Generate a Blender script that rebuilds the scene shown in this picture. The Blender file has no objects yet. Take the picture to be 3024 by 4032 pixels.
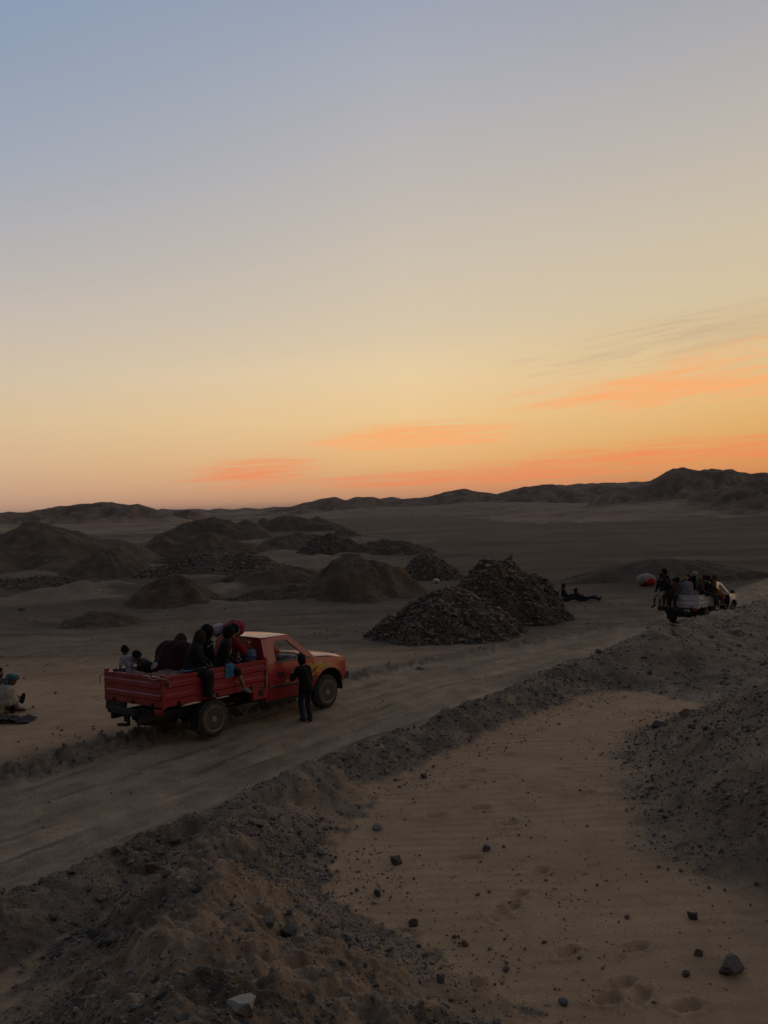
import bpy, bmesh, math, random
import numpy as np
from mathutils import Vector, Matrix
RAD = math.radians
sc = bpy.context.scene
COL = sc.collection
random.seed(7)

# ------------------------------------------------------------------ camera
CAM_H = 4.25
HAZE = 0.00010
cd = bpy.data.cameras.new('camera')
cam = bpy.data.objects.new('camera', cd)
COL.objects.link(cam)
sc.camera = cam
cd.sensor_fit = 'HORIZONTAL'
cd.sensor_width = 36.0
cd.lens = 36.0 * 820.0 / 768.0
cd.clip_start = 0.05
cd.clip_end = 20000
cam.matrix_world = (Matrix.Translation((0, 0, CAM_H)) @ Matrix.Rotation(RAD(90) - math.atan(6.5 / 820), 4, 'X')
                    @ Matrix.Rotation(RAD(-1.9), 4, 'Z'))

# ------------------------------------------------------------------ sky: dusk gradient, streaky lit clouds
SUN_AZ = RAD(24)          # sunset direction, to the right of the view axis (+Y)
world = bpy.data.worlds.new('World')
sc.world = world
world.use_nodes = True
nt = world.node_tree
N, L = nt.nodes, nt.links
bg = N['Background']

def lin(c):
    return tuple((v / 255 / 12.92) if v / 255 <= 0.04045 else ((v / 255 + 0.055) / 1.055) ** 2.4 for v in c)

def wmath(op, a, b=None, c=None, clamp=False):
    n = N.new('ShaderNodeMath'); n.operation = op; n.use_clamp = clamp
    for i, v in enumerate((a, b, c)):
        if v is None: continue
        if isinstance(v, (int, float)): n.inputs[i].default_value = v
        else: L.new(v, n.inputs[i])
    return n.outputs[0]

def wmix(f, a, b, mode='MIX'):
    n = N.new('ShaderNodeMix'); n.data_type = 'RGBA'; n.blend_type = mode
    for i, v in ((0, f), (6, a), (7, b)):
        if isinstance(v, (int, float)): n.inputs[i].default_value = v
        elif isinstance(v, tuple): n.inputs[i].default_value = (*v, 1)
        else: L.new(v, n.inputs[i])
    return n.outputs[2]

def wramp(fac, stops):
    n = N.new('ShaderNodeValToRGB'); cr = n.color_ramp
    while len(cr.elements) > 1: cr.elements.remove(cr.elements[-1])
    for i, (p, c) in enumerate(stops):
        e = cr.elements[0] if i == 0 else cr.elements.new(p)
        e.position = p; e.color = (*lin(c), 1)
    L.new(fac, n.inputs[0])
    return n.outputs[0]

def wsmooth(x, a, b):
    n = N.new('ShaderNodeMapRange'); n.interpolation_type = 'SMOOTHSTEP'
    L.new(x, n.inputs[0]); n.inputs[1].default_value = a; n.inputs[2].default_value = b
    return n.outputs[0]

tc = N.new('ShaderNodeTexCoord')
sep = N.new('ShaderNodeSeparateXYZ'); L.new(tc.outputs['Generated'], sep.inputs[0])
DX, DY, DZ = sep.outputs
EL = wmath('MULTIPLY', wmath('ARCSINE', DZ), 180 / math.pi)          # elevation, degrees
AZ = wmath('MULTIPLY', wmath('ARCTAN2', DX, DY), 180 / math.pi)      # azimuth, degrees
fac = wmath('DIVIDE', EL, 90.0, clamp=True)
def st(rows): return [(max(e, 0) / 90.0, c) for e, c in rows]
west_l = wramp(fac, st([(0, (192, 152, 128)), (1.6, (210, 168, 136)), (3.4, (218, 182, 144)), (6, (222, 194, 155)), (9, (213, 195, 169)), (12.5, (200, 189, 177)), (17, (182, 179, 180)), (22, (163, 170, 184)), (27, (147, 161, 182)), (31, (138, 156, 181)), (45, (120, 134, 160)), (90, (96, 105, 124))]))
west_c = wramp(fac, st([(0, (208, 146, 108)), (1.2, (222, 160, 114)), (3, (236, 182, 121)), (6, (240, 202, 146)), (9, (236, 208, 164)), (12.5, (217, 200, 172)), (17, (205, 193, 177)), (22, (190, 184, 180)), (28, (171, 174, 184)), (33, (153, 162, 182)), (45, (126, 138, 160)), (90, (96, 105, 124))]))
west_r = wramp(fac, st([(0, (210, 124, 78)), (1.2, (222, 142, 84)), (3, (227, 167, 97)), (6, (232, 186, 122)), (9, (226, 194, 144)), (12.5, (216, 196, 160)), (17, (207, 193, 170)), (22, (192, 184, 175)), (28, (172, 171, 175)), (33, (158, 160, 171)), (45, (128, 136, 156)), (90, (96, 105, 124))]))
east = wramp(fac, st([(0, (62, 60, 66)), (5, (70, 65, 70)), (10, (78, 71, 76)), (18, (78, 76, 86)), (30, (82, 84, 96)), (90, (96, 105, 124))]))
def wlin(x, a, b):
    n = N.new('ShaderNodeMapRange'); L.new(x, n.inputs[0]); n.inputs[1].default_value = a; n.inputs[2].default_value = b
    return n.outputs[0]
grad = wmix(wlin(AZ, -25, 2), west_l, west_c)
grad = wmix(wlin(AZ, 2, 26), grad, west_r)
daz = wmath('ABSOLUTE', wmath('SUBTRACT', AZ, 24.0))
daz = wmath('MINIMUM', daz, wmath('SUBTRACT', 360.0, daz))
grad = wmix(wsmooth(daz, 55, 150), grad, east)
# clouds: thin lit streaks, soft patches broken up by two stretched noises
def wnoise(sx, sy, detail, seed, tilt):
    cx = wmath('MULTIPLY', AZ, sx)
    cy = wmath('MULTIPLY', wmath('SUBTRACT', EL, wmath('MULTIPLY', AZ, tilt)), sy)
    cmb = N.new('ShaderNodeCombineXYZ'); L.new(cx, cmb.inputs[0]); L.new(cy, cmb.inputs[1]); cmb.inputs[2].default_value = seed
    n = N.new('ShaderNodeTexNoise'); n.inputs['Scale'].default_value = 1.0; n.inputs['Detail'].default_value = detail
    n.inputs['Roughness'].default_value = 0.6; n.inputs['Distortion'].default_value = 0.6
    L.new(cmb.outputs[0], n.inputs['Vector'])
    return n.outputs[0]
NZ_FLAT = wnoise(0.11, 3.1, 6.0, 3.3, 0.02)
NZ_TILT = wnoise(0.13, 2.0, 6.0, 9.1, 0.10)
NZ_FINE = wsmooth(wnoise(0.30, 4.5, 6.0, 17.7, 0.05), .30, .68)
def patch(az0, az1, el0, tilt, thick, nz, lo, hi):
    """soft elongated cloud from az0 to az1, centre line at el0 + tilt*(az-mid)"""
    mid = (az0 + az1) / 2; hw = (az1 - az0) / 2
    u = wmath('DIVIDE', wmath('SUBTRACT', AZ, mid), hw)
    line = wmath('ADD', wmath('MULTIPLY', wmath('SUBTRACT', AZ, mid), tilt), el0)
    v = wmath('DIVIDE', wmath('SUBTRACT', EL, line), thick)
    d = wmath('ADD', wmath('MULTIPLY', u, u), wmath('MULTIPLY', v, v))
    m = wmath('SUBTRACT', 1.0, wmath('SQRT', d), clamp=True)
    body = wsmooth(wmath('ADD', nz, wmath('MULTIPLY', wmath('SUBTRACT', m, 0.5), 0.34)), lo, hi)
    body = wmath('MULTIPLY', body, wmath('ADD', wmath('MULTIPLY', NZ_FINE, .60), .40))
    return wmath('MULTIPLY', body, wsmooth(m, 0.0, 0.5))
grey = wmath('MAXIMUM', patch(2, 48, 10.9, 0.12, 2.3, NZ_TILT, .38, .66), patch(16, 52, 13.0, 0.13, 1.4, NZ_TILT, .40, .66))
orange = wmath('MAXIMUM', patch(4, 36, 7.1, 0.03, 1.7, NZ_TILT, .35, .59), patch(-7.5, 14, 4.7, 0.02, 1.5, NZ_FLAT, .35, .59))
orange = wmath('MAXIMUM', orange, wmath('MULTIPLY', patch(12, 48, 9.5, 0.10, 1.5, NZ_TILT, .40, .62), .55))
red = wmath('MAXIMUM', patch(-15.5, -2, 2.6, 0.03, 1.6, NZ_FLAT, .32, .68), patch(-1, 52, 2.8, 0.01, 1.5, NZ_FLAT, .32, .64))
red = wmath('MAXIMUM', red, patch(-10, 24, 1.8, 0.01, 1.1, NZ_FLAT, .34, .66))
sky = wmix(wmath('MULTIPLY', grey, 0.40), grad, lin((190, 164, 138)))
sky = wmix(wmath('MULTIPLY', orange, 1.0), sky, lin((255, 176, 114)))
sky = wmix(wmath('MULTIPLY', red, 0.90), sky, lin((248, 142, 92)))
nsk = N.new('ShaderNodeTexSky'); nsk.sky_type = 'NISHITA'; nsk.sun_disc = False
nsk.sun_elevation = RAD(-2.0); nsk.sun_rotation = SUN_AZ
nis = wmix(1.0, nsk.outputs[0], (0.35, 0.35, 0.35), 'MULTIPLY')
above = wsmooth(EL, -1.0, 6.0)
sky = wmix(wmath('MULTIPLY', above, 0.02), sky, nis)
L.new(sky, bg.inputs[0])
bg.inputs[1].default_value = 1.0
world.cycles.sampling_method = 'MANUAL'
world.cycles.sample_map_resolution = 512

# the last glow where the sun has gone down: very weak and very soft
sl = bpy.data.lights.new('sun', 'SUN')
sl.energy = 0.10; sl.angle = RAD(28); sl.color = (1.0, 0.62, 0.36)
sun = bpy.data.objects.new('sun', sl); COL.objects.link(sun)
sd = Vector((math.sin(SUN_AZ) * math.cos(RAD(7)), math.cos(SUN_AZ) * math.cos(RAD(7)), math.sin(RAD(7))))
sun.rotation_euler = sd.to_track_quat('Z', 'Y').to_euler()
sc.view_settings.view_transform = 'Standard'
sc.view_settings.look = 'None'
sc.view_settings.exposure = 0.0
sc.view_settings.gamma = 1.0
sc.render.film_transparent = False

# ================================================================== terrain
# <terrain>
_GA = (np.arange(1024) + .5) * (2 * math.pi / 1024); _GX = np.cos(_GA).astype(np.float32); _GY = np.sin(_GA).astype(np.float32)
def perlin(x, y, seed=0):
    x, y = np.broadcast_arrays(x, y)
    ix = np.floor(x); iy = np.floor(y); fx = (x - ix).astype(np.float32); fy = (y - iy).astype(np.float32)
    ix = ix.astype(np.int64) * 374761393 + seed * 1442695041; iy = iy.astype(np.int64) * 668265263
    u = fx * fx * fx * (fx * (fx * 6 - 15) + 10); v = fy * fy * fy * (fy * (fy * 6 - 15) + 10)
    def g(dx, dy):
        h = (ix + iy + (374761393 * dx + 668265263 * dy)) & 0xFFFFFFFF
        h = ((h ^ (h >> 13)) * 1274126177) & 0xFFFFFFFF
        k = ((h ^ (h >> 16)) >> 22) & 1023
        return _GX[k] * (fx - dx) + _GY[k] * (fy - dy)
    a = g(0, 0); b = g(1, 0); c = g(0, 1); d = g(1, 1)
    return ((a + u * (b - a) + v * (c - a + u * (a - b - c + d))) * 1.5).astype(np.float64)

def fbm(x, y, octv, seed=0, gain=0.5, lac=2.03):
    s = 0; amp = 1.0; f = 1.0
    for i in range(octv):
        s = s + amp * perlin(x * f + i * 17.3, y * f - i * 9.1, seed + i * 31)
        amp *= gain; f *= lac
    return s

def sstep(a, b, x):
    t = np.clip((x - a) / (b - a), 0, 1); return t * t * (3 - 2 * t)

def smax(a, b, k):
    h = np.clip(0.5 + 0.5 * (a - b) / k, 0, 1)
    return b + (a - b) * h + k * h * (1 - h)

_PC = {}
def polyline(x, y, pts):
    """distance, signed side (right positive), interpolated extra columns"""
    if pts is _R and x.size > 200000 and _PC.get('k') is x: return _PC['v']
    P = np.array(pts, float); best = np.full(x.shape, 1e18); side = np.zeros(x.shape)
    val = np.zeros(x.shape + (P.shape[1] - 2,)); along = np.zeros(x.shape); s0 = 0.0
    for a, b in zip(P[:-1], P[1:]):
        dx, dy = b[0] - a[0], b[1] - a[1]; ll = dx * dx + dy * dy
        t = np.clip(((x - a[0]) * dx + (y - a[1]) * dy) / ll, 0, 1)
        ex = x - a[0] - t * dx; ey = y - a[1] - t * dy; d = ex * ex + ey * ey
        m = d < best
        best = np.where(m, d, best); side = np.where(m, np.sign(ex * dy - ey * dx), side)
        along = np.where(m, s0 + t * math.sqrt(ll), along)
        for c in range(val.shape[-1]):
            val[..., c] = np.where(m, a[2 + c] + t * (b[2 + c] - a[2 + c]), val[..., c])
        s0 += math.sqrt(ll)
    out = (np.sqrt(best), side, val, along)
    if pts is _R and x.size > 200000: _PC['k'], _PC['v'] = x, out
    return out

ROAD = [(-30, -22, 2.3), (-16, -3, 2.3), (-9, 6.2, 2.3), (-4.6, 12.0, 2.3), (-2.5, 14.9, 2.3), (-0.6, 17.5, 2.4), (2.0, 20.9, 2.8),
        (5.4, 24.6, 2.8), (8.8, 28.5, 2.5), (11.9, 32, 2.4), (16, 37.2, 2.4), (22.5, 46, 2.4), (33, 58, 2.4), (60, 82, 2.4), (120, 125, 2.4), (260, 220, 2.4)]
_R = []
for i in range(len(ROAD) - 1):                     # Catmull-Rom so that the bends are smooth
    p0, p1, p2, p3 = (np.array(ROAD[min(max(k, 0), len(ROAD) - 1)], float) for k in (i - 1, i, i + 1, i + 2))
    for t in (0, .25, .5, .75):
        _R.append(tuple(0.5 * (2 * p1 + (p2 - p0) * t + (2 * p0 - 5 * p1 + 4 * p2 - p3) * t * t + (3 * p1 - p0 - 3 * p2 + p3) * t ** 3)))
_R.append(ROAD[-1])
RIDGE = [(0.6, -14, 2.3), (0.4, -4, 2.72), (0, 0.5, 2.62), (-0.5, 2.5, 2.14), (-0.95, 4.5, 1.52), (-1.45, 6.5, 1.0), (-1.8, 7.7, 0.76), (-2.0, 8.7, 0.52), (-1.75, 10.2, 0.44), (-1.2, 11.8, 0.40)]
BERM2 = [(3.95, 19.2, 0.32), (5.0, 19.6, 0.62), (6.6, 20.8, 0.82), (8.8, 23.5, 0.74), (13, 28, 0.60), (19, 35, 0.35), (30, 48, -0.3), (45, 62, -0.6)]

def base_h(y):
    return np.interp(y, [-1e4, 15, 19, 33, 40, 150, 1e5], [0, 0, -.13, -.95, -1.14, -1.6, -1.6])

def terrain(x, y):
    """height and material masks of the ground"""
    x = np.asarray(x, float); y = np.asarray(y, float)
    b = base_h(y)
    r = np.hypot(x, y)
    far = sstep(20, 70, r)
    rd, rs, rv, ral = polyline(x, y, _R)
    hw = rv[..., 0]; lat = rd * rs                       # lateral offset, right positive
    wob = 0.22 * perlin(ral * 0.7, lat * 0 + 3.1, 5) + 0.12 * perlin(ral * 2.1, lat * 0 + 1.7, 6)
    n1 = fbm(x * 0.16, y * 0.16, 3, 11)
    n2 = fbm(x * 1.1, y * 1.1, 4, 12)
    n3 = fbm(x * 4.6, y * 4.6, 3, 13)
    z = b + 0.10 * n1 * sstep(3.0, 6.0, rd) * (0.6 + 1.2 * far)
    # ground behind the road: low swells and faint tracks
    left = sstep(hw + 0.4, hw + 3.0, -lat)
    z = z + left * (0.055 * n2 * sstep(60, 20, r) + 0.14 * fbm(x * .07, y * .16, 4, 15) * sstep(18, 40, y))
    z = z - 0.05 * left * sstep(.0, .25, perlin(x * 0.05 + 0.2 * perlin(x * .3, y * .3, 4), y * 0.9, 16)) * sstep(20, 30, y)
    z = z - 0.30 * sstep(hw + 0.25, hw + 1.7, -lat) * sstep(27, 20, y)
    z = z + left * sstep(70, 30, r) * (0.07 * fbm(x * .45, y * .8, 4, 17) + 0.10 * np.maximum(0, perlin(x * .22, y * .5, 18)))
    # rough spread of dumped spoil in the left middle distance
    spoil = sstep(40, 52, y) * sstep(230, 150, y) * sstep(.10, -.06, x / np.maximum(y, 1) + .05 * perlin(y * .03, x * 0, 19)) * left
    sn = fbm(x * .11, y * .07, 4, 27); sn2 = np.maximum(0, perlin(x * .045, y * .03, 28))
    z = z + spoil * (.55 * np.maximum(0, sn) + .9 * sn2 * sn2 + .10 * fbm(x * .6, y * .4, 3, 29))
    # gully to the right
    rightm = sstep(hw + 0.2, hw + 1.2, lat)
    z = z + rightm * (0.10 + 0.03 * n1)
    # berm along the right edge
    endb = sstep(19.9, 18.9, y)
    hb = (0.43 + 0.12 * perlin(ral * 0.5, ral * 0, 21) + 0.07 * perlin(ral * 1.9, ral * 0, 22)) * endb
    s = lat - hw + wob * 0.6
    prof = np.where(s < 0.45, sstep(-0.25, 0.45, s), 1 - sstep(0.45, 1.75, s))
    berm = prof * hb
    z = np.maximum(z, b + berm + (0.08 * n2 + 0.055 * n3) * prof * endb) if True else z
    # left windrow of the road
    sl_ = -lat - hw + wob
    wind = np.exp(-(sl_ / 0.36) ** 2) * (0.13 + 0.09 * perlin(ral * 0.9, ral * 0, 24)) * sstep(60, 25, r)
    shoulder = sstep(-.75, -.35, sl_) * sstep(.55, .15, sl_) * sstep(23, 17, y)
    z = z + np.maximum(wind, 0) * (1 + 0.8 * n3) + shoulder * .05 * n3
    # ruts
    inroad = sstep(0.15, -0.35, rd - hw)
    rut = 0
    for o, a, sd_ in ((-1.55, .06, 31), (-0.75, .05, 32), (0.1, .04, 33), (0.75, .06, 34), (1.5, .05, 35)):
        c = o + 0.25 * perlin(ral * 0.22, ral * 0, sd_)
        rut = rut + a * np.exp(-((lat - c) / 0.17) ** 2) * (0.65 + 0.6 * perlin(ral * .5, ral * 0 + 7, sd_))
        rut = rut - 0.4 * a * np.exp(-((lat - c - .32) / 0.13) ** 2)
    bend = sstep(17, 21, y)
    z = z - inroad * rut * (1.0 + 1.1 * bend) + inroad * (0.020 * n2 + 0.010 * n3 + .022 * fbm(ral * .8, lat * 4.5, 3, 36)) * sstep(50, 25, r)
    # ridge the camera stands on
    gd, gs, gv, gal = polyline(x, y, RIDGE)
    slope = np.where(gs > 0, 0.50, 0.48)
    rz = gv[..., 0] - slope * np.maximum(gd - 0.25, 0) - 0.09 * np.minimum(gd, .25) + (0.20 * fbm(x * .8, y * .8, 3, 41) + 0.085 * n3) * sstep(-.2, .6, gv[..., 0] - slope * gd)
    ridge = sstep(-0.25, 0.15, rz - z)
    z = smax(z, rz, 0.22)
    # second bank beyond the gully, its crest above the road
    bd, bs, bv, bal = polyline(x, y, BERM2)
    bz = bv[..., 0] + 0.10 * perlin(bal * .45, bal * 0, 51) - np.where(bs > 0, 0.27, 0.55) * bd + 0.10 * n2
    bank = sstep(-0.2, 0.1, bz - z)
    z = smax(z, bz, 0.15)
    # big gravel heap at the right edge, low spur behind it
    md = np.hypot(x - 9.1, (y - 10.5)) + 0.35 * perlin(x * .5, y * .5, 61) + .12 * perlin(x * 1.7, y * 1.7, 63)
    mz = 3.50 - 0.60 * np.sqrt(md * md + 0.5) + 0.06 * n2 + .12
    mr = sstep(-0.42, 0.38, mz - z + .16 * n2 + .10 * n3)
    z = smax(z, mz, 0.25)
    sdist = np.hypot((x - 9.6) / 1.35, y - 17.3)
    sz = 0.74 - 0.28 * sdist + 0.14 * n2
    spur = sstep(-0.15, 0.08, sz - z)
    z = smax(z, sz, 0.18)
    # footprints pressed in the sand
    fp = 0
    for (fx, fy, fa) in FOOT:
        ca, sa = math.cos(fa), math.sin(fa)
        u = (x - fx) * ca + (y - fy) * sa; v = -(x - fx) * sa + (y - fy) * ca
        q = ((u - .055) / 0.075) ** 2 + (v / 0.052) ** 2; q2 = ((u + .065) / 0.05) ** 2 + (v / 0.042) ** 2
        fp = fp + (np.exp(-q * q) + .8 * np.exp(-q2 * q2)) * 0.045 - 0.016 * np.exp(-(np.sqrt((u / .15) ** 2 + (v / .075) ** 2) - 1.25) ** 2 * 9) * (1 + .8 * perlin(x * 19, y * 19, 73))
    gravel = np.clip(np.maximum.reduce([ridge * .9, bank, spur * .86, sstep(0.15, 0.6, prof) * endb, sstep(.25, .8, wind / .12) * .8 * sstep(45, 25, y), shoulder * .85]), 0, 1)
    gravel = sstep(.26, .70, gravel + .26 * n3 + .20 * n2)
    gravel = np.maximum(gravel, mr * .88)
    patchy = sstep(-.22, .28, n2 + .8 * perlin(x * .55, y * .55, 71))
    gravel = gravel * np.where((ridge > .5) & (mr < .1), .35 + .65 * patchy, 1)
    z = z - fp * (1 - gravel)
    if np.ndim(z): z = z + gravel * 0.022 * fbm(x * 9, y * 9, 2, 72) * sstep(40, 12, r)
    sand = rightm * (1 - gravel)
    sand = np.maximum(sand, sstep(34, 17, y) * sstep(hw + .2, hw + 1.5, -lat) * (1 - gravel) * .9)
    plain = sstep(30, 60, r)
    gravel = np.maximum(gravel, spoil * sstep(.05, .35, sn + sn2) * .55)
    return z, np.stack([np.clip(sand, 0, 1), gravel, inroad, plain], -1)

def tone(x, y):
    """patchy colour of the ground: wheel tracks with painted edge shade, packed and loose spots"""
    rd, rs, rv, ral = polyline(x, y, _R); lat = rd * rs; hw = rv[..., 0]
    road = sstep(.2, -.3, rd - hw)
    t = .55 * fbm(ral * .30, lat * 2.4, 4, 81) + .30 * fbm(x * 1.6, y * 1.6, 3, 82)
    for o, sd_ in ((-1.55, 31), (-0.75, 32), (0.1, 33), (0.75, 34), (1.5, 35)):
        c = o + 0.25 * perlin(ral * 0.22, ral * 0, sd_)
        t = t - .95 * np.exp(-((lat - c - .20) / .08) ** 2) * sstep(-.2, .3, perlin(ral * .5, ral * 0, sd_ + 50)) + .30 * np.exp(-((lat - c) / .16) ** 2)  # shade painted as a dark line on one edge of each rut
    r = np.hypot(x, y)
    g = .50 * fbm(x * .45, y * .8, 4, 83) + .45 * fbm(x * 1.9, y * 2.8, 4, 84) * sstep(60, 20, r) + .35 * fbm(x * .10, y * .22, 4, 85)
    far = .22 * fbm(x * .028, y * .05, 5, 86) + .25 * fbm(x * .16, y * .35, 4, 87)
    g = g + (far - g) * sstep(45, 90, r)
    for k in range(5):                                       # curved wheel marks far out on the plain
        cx, cy = 61 + 3.1 * k, 118 + 1.2 * (k % 2)
        d = np.hypot((x - cx), (y - cy) * .32); a = np.exp(-((d - 2.4) / .5) ** 2) * (x < cx - .4)
        g = g + 1.0 * a
    g = g - .5 * sstep(.30, .42, perlin(x * .035 + .4 * perlin(x * .08, y * .08, 88), y * .22, 89)) * sstep(40, 60, r) * sstep(170, 120, r)
    return np.clip(g + (t - g) * road, -1, 1)

FOOT = [(2.75, 11.5, .2), (3.05, 11.42, .1), (1.17, 8.35, .9), (1.02, 8.2, 1.1), (1.28, 8.62, .8), (1.9, 7.0, .4), (2.02, 6.82, .9), (1.72, 6.78, .2), (0.62, 7.0, .5),
        (1.5, 10.6, .5), (1.18, 11.1, .2), (0.95, 11.9, .1), (1.3, 12.6, .3), (1.62, 9.2, .7), (0.85, 9.6, .1), (2.2, 7.55, .4), (1.55, 7.5, .6), (0.55, 10.9, .3), (1.9, 13.4, .2), (2.6, 12.6, .1), (2.35, 6.7, .3)]
# </terrain>

def ground_z(x, y):
    z, m = terrain(np.array([x], float), np.array([y], float))
    return float(z[0])

# ------------------------------------------------------------------ helpers
def new_mesh(name, verts, faces, smooth=True):
    """mesh from numpy arrays; faces (n,3) or (n,4)"""
    me = bpy.data.meshes.new(name)
    verts = np.asarray(verts, np.float32); faces = np.asarray(faces, np.int32); k = faces.shape[1]
    me.vertices.add(len(verts)); me.vertices.foreach_set('co', verts.ravel())
    me.loops.add(faces.size); me.loops.foreach_set('vertex_index', faces.ravel())
    me.polygons.add(len(faces)); me.polygons.foreach_set('loop_start', np.arange(0, faces.size, k, dtype=np.int32))
    try: me.polygons.foreach_set('loop_total', np.full(len(faces), k, np.int32))
    except Exception: pass
    if smooth: me.polygons.foreach_set('use_smooth', np.ones(len(faces), bool))
    me.update(calc_edges=True)
    return me

def point_attr(me, name, arr):
    a = me.attributes.new(name, 'FLOAT_COLOR', 'POINT')
    arr = np.asarray(arr, np.float32)
    if arr.shape[1] == 3: arr = np.concatenate([arr, np.ones((len(arr), 1), np.float32)], 1)
    a.data.foreach_set('color', arr.ravel())

def obj(name, me, mat=None, parent=None, loc=None, M=None):
    o = bpy.data.objects.new(name, me)
    COL.objects.link(o)
    if mat is not None and me is not None and len(me.materials) == 0: me.materials.append(mat)
    if parent is not None: o.parent = parent
    if loc is not None: o.location = loc
    if M is not None: o.matrix_world = M
    return o

def empty(name, M=None):
    o = bpy.data.objects.new(name, None); COL.objects.link(o); o.empty_display_size = .2
    if M is not None: o.matrix_world = M
    return o

def tag(o, label=None, cat=None, group=None, kind=None):
    if label: o['label'] = label
    if cat: o['category'] = cat
    if group: o['group'] = group
    if kind: o['kind'] = kind
    return o

# ------------------------------------------------------------------ materials
class MT:
    def __init__(s, name):
        s.m = bpy.data.materials.new(name); s.m.use_nodes = True
        s.N = s.m.node_tree.nodes; s.L = s.m.node_tree.links; s.b = s.N['Principled BSDF']
    def put(s, sock, v):
        if isinstance(v, (int, float)): sock.default_value = v
        elif isinstance(v, tuple): sock.default_value = (*v, 1) if len(v) == 3 and sock.type == 'RGBA' else v
        else: s.L.new(v, sock)
    def noise(s, scale, detail=4, rough=.55, vec=None, dist=0.0, col=False):
        n = s.N.new('ShaderNodeTexNoise'); n.inputs['Scale'].default_value = scale; n.inputs['Detail'].default_value = detail
        n.inputs['Roughness'].default_value = rough; n.inputs['Distortion'].default_value = dist
        if vec is not None: s.L.new(vec, n.inputs['Vector'])
        return n.outputs[1 if col else 0]
    def pos(s): return s.N.new('ShaderNodeNewGeometry').outputs['Position']
    def objc(s): return s.N.new('ShaderNodeTexCoord').outputs['Object']
    def scale(s, vec, v):
        n = s.N.new('ShaderNodeVectorMath'); n.operation = 'MULTIPLY'; s.L.new(vec, n.inputs[0]); n.inputs[1].default_value = v
        return n.outputs[0]
    def mix(s, f, a, b, mode='MIX'):
        n = s.N.new('ShaderNodeMix'); n.data_type = 'RGBA'; n.blend_type = mode
        s.put(n.inputs[0], f); s.put(n.inputs[6], a); s.put(n.inputs[7], b)
        return n.outputs[2]
    def math(s, op, a, b=0.0, clamp=False):
        n = s.N.new('ShaderNodeMath'); n.operation = op; n.use_clamp = clamp
        s.put(n.inputs[0], a); s.put(n.inputs[1], b); return n.outputs[0]
    def ramp(s, x, a, b, lo=0.0, hi=1.0, smooth=True):
        n = s.N.new('ShaderNodeMapRange'); n.interpolation_type = 'SMOOTHSTEP' if smooth else 'LINEAR'
        s.L.new(x, n.inputs[0])
        for i, v in enumerate((a, b, lo, hi)): n.inputs[1 + i].default_value = v
        return n.outputs[0]
    def attr(s, name):
        n = s.N.new('ShaderNodeAttribute'); n.attribute_name = name; return n.outputs['Color']
    def sep(s, c):
        n = s.N.new('ShaderNodeSeparateColor'); s.L.new(c, n.inputs[0]); return n.outputs
    def bump(s, h, strength, dist, prev=None):
        n = s.N.new('ShaderNodeBump'); n.inputs['Strength'].default_value = strength; n.inputs['Distance'].default_value = dist
        s.L.new(h, n.inputs['Height'])
        if prev is not None: s.L.new(prev, n.inputs['Normal'])
        return n.outputs[0]
    def done(s, base=None, rough=.9, normal=None, spec=.25, metal=0.0, coat=0.0):
        if base is not None: s.put(s.b.inputs['Base Color'], base)
        s.put(s.b.inputs['Roughness'], rough); s.put(s.b.inputs['Metallic'], metal)
        s.put(s.b.inputs['Specular IOR Level'], spec); s.put(s.b.inputs['Coat Weight'], coat)
        if normal is not None: s.L.new(normal, s.b.inputs['Normal'])
        return s.m

ALB = dict(dry=(1.05, .97, .80), plain=(.60, .53, .45), sand=(1.56, 1.49, 1.31), road=(1.52, 1.38, 1.06), gravel=(2.2, 1.98, 1.62))
def A(k, *c):
    return tuple(round(min(v * f, .6), 4) for v, f in zip(c, ALB[k]))

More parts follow.
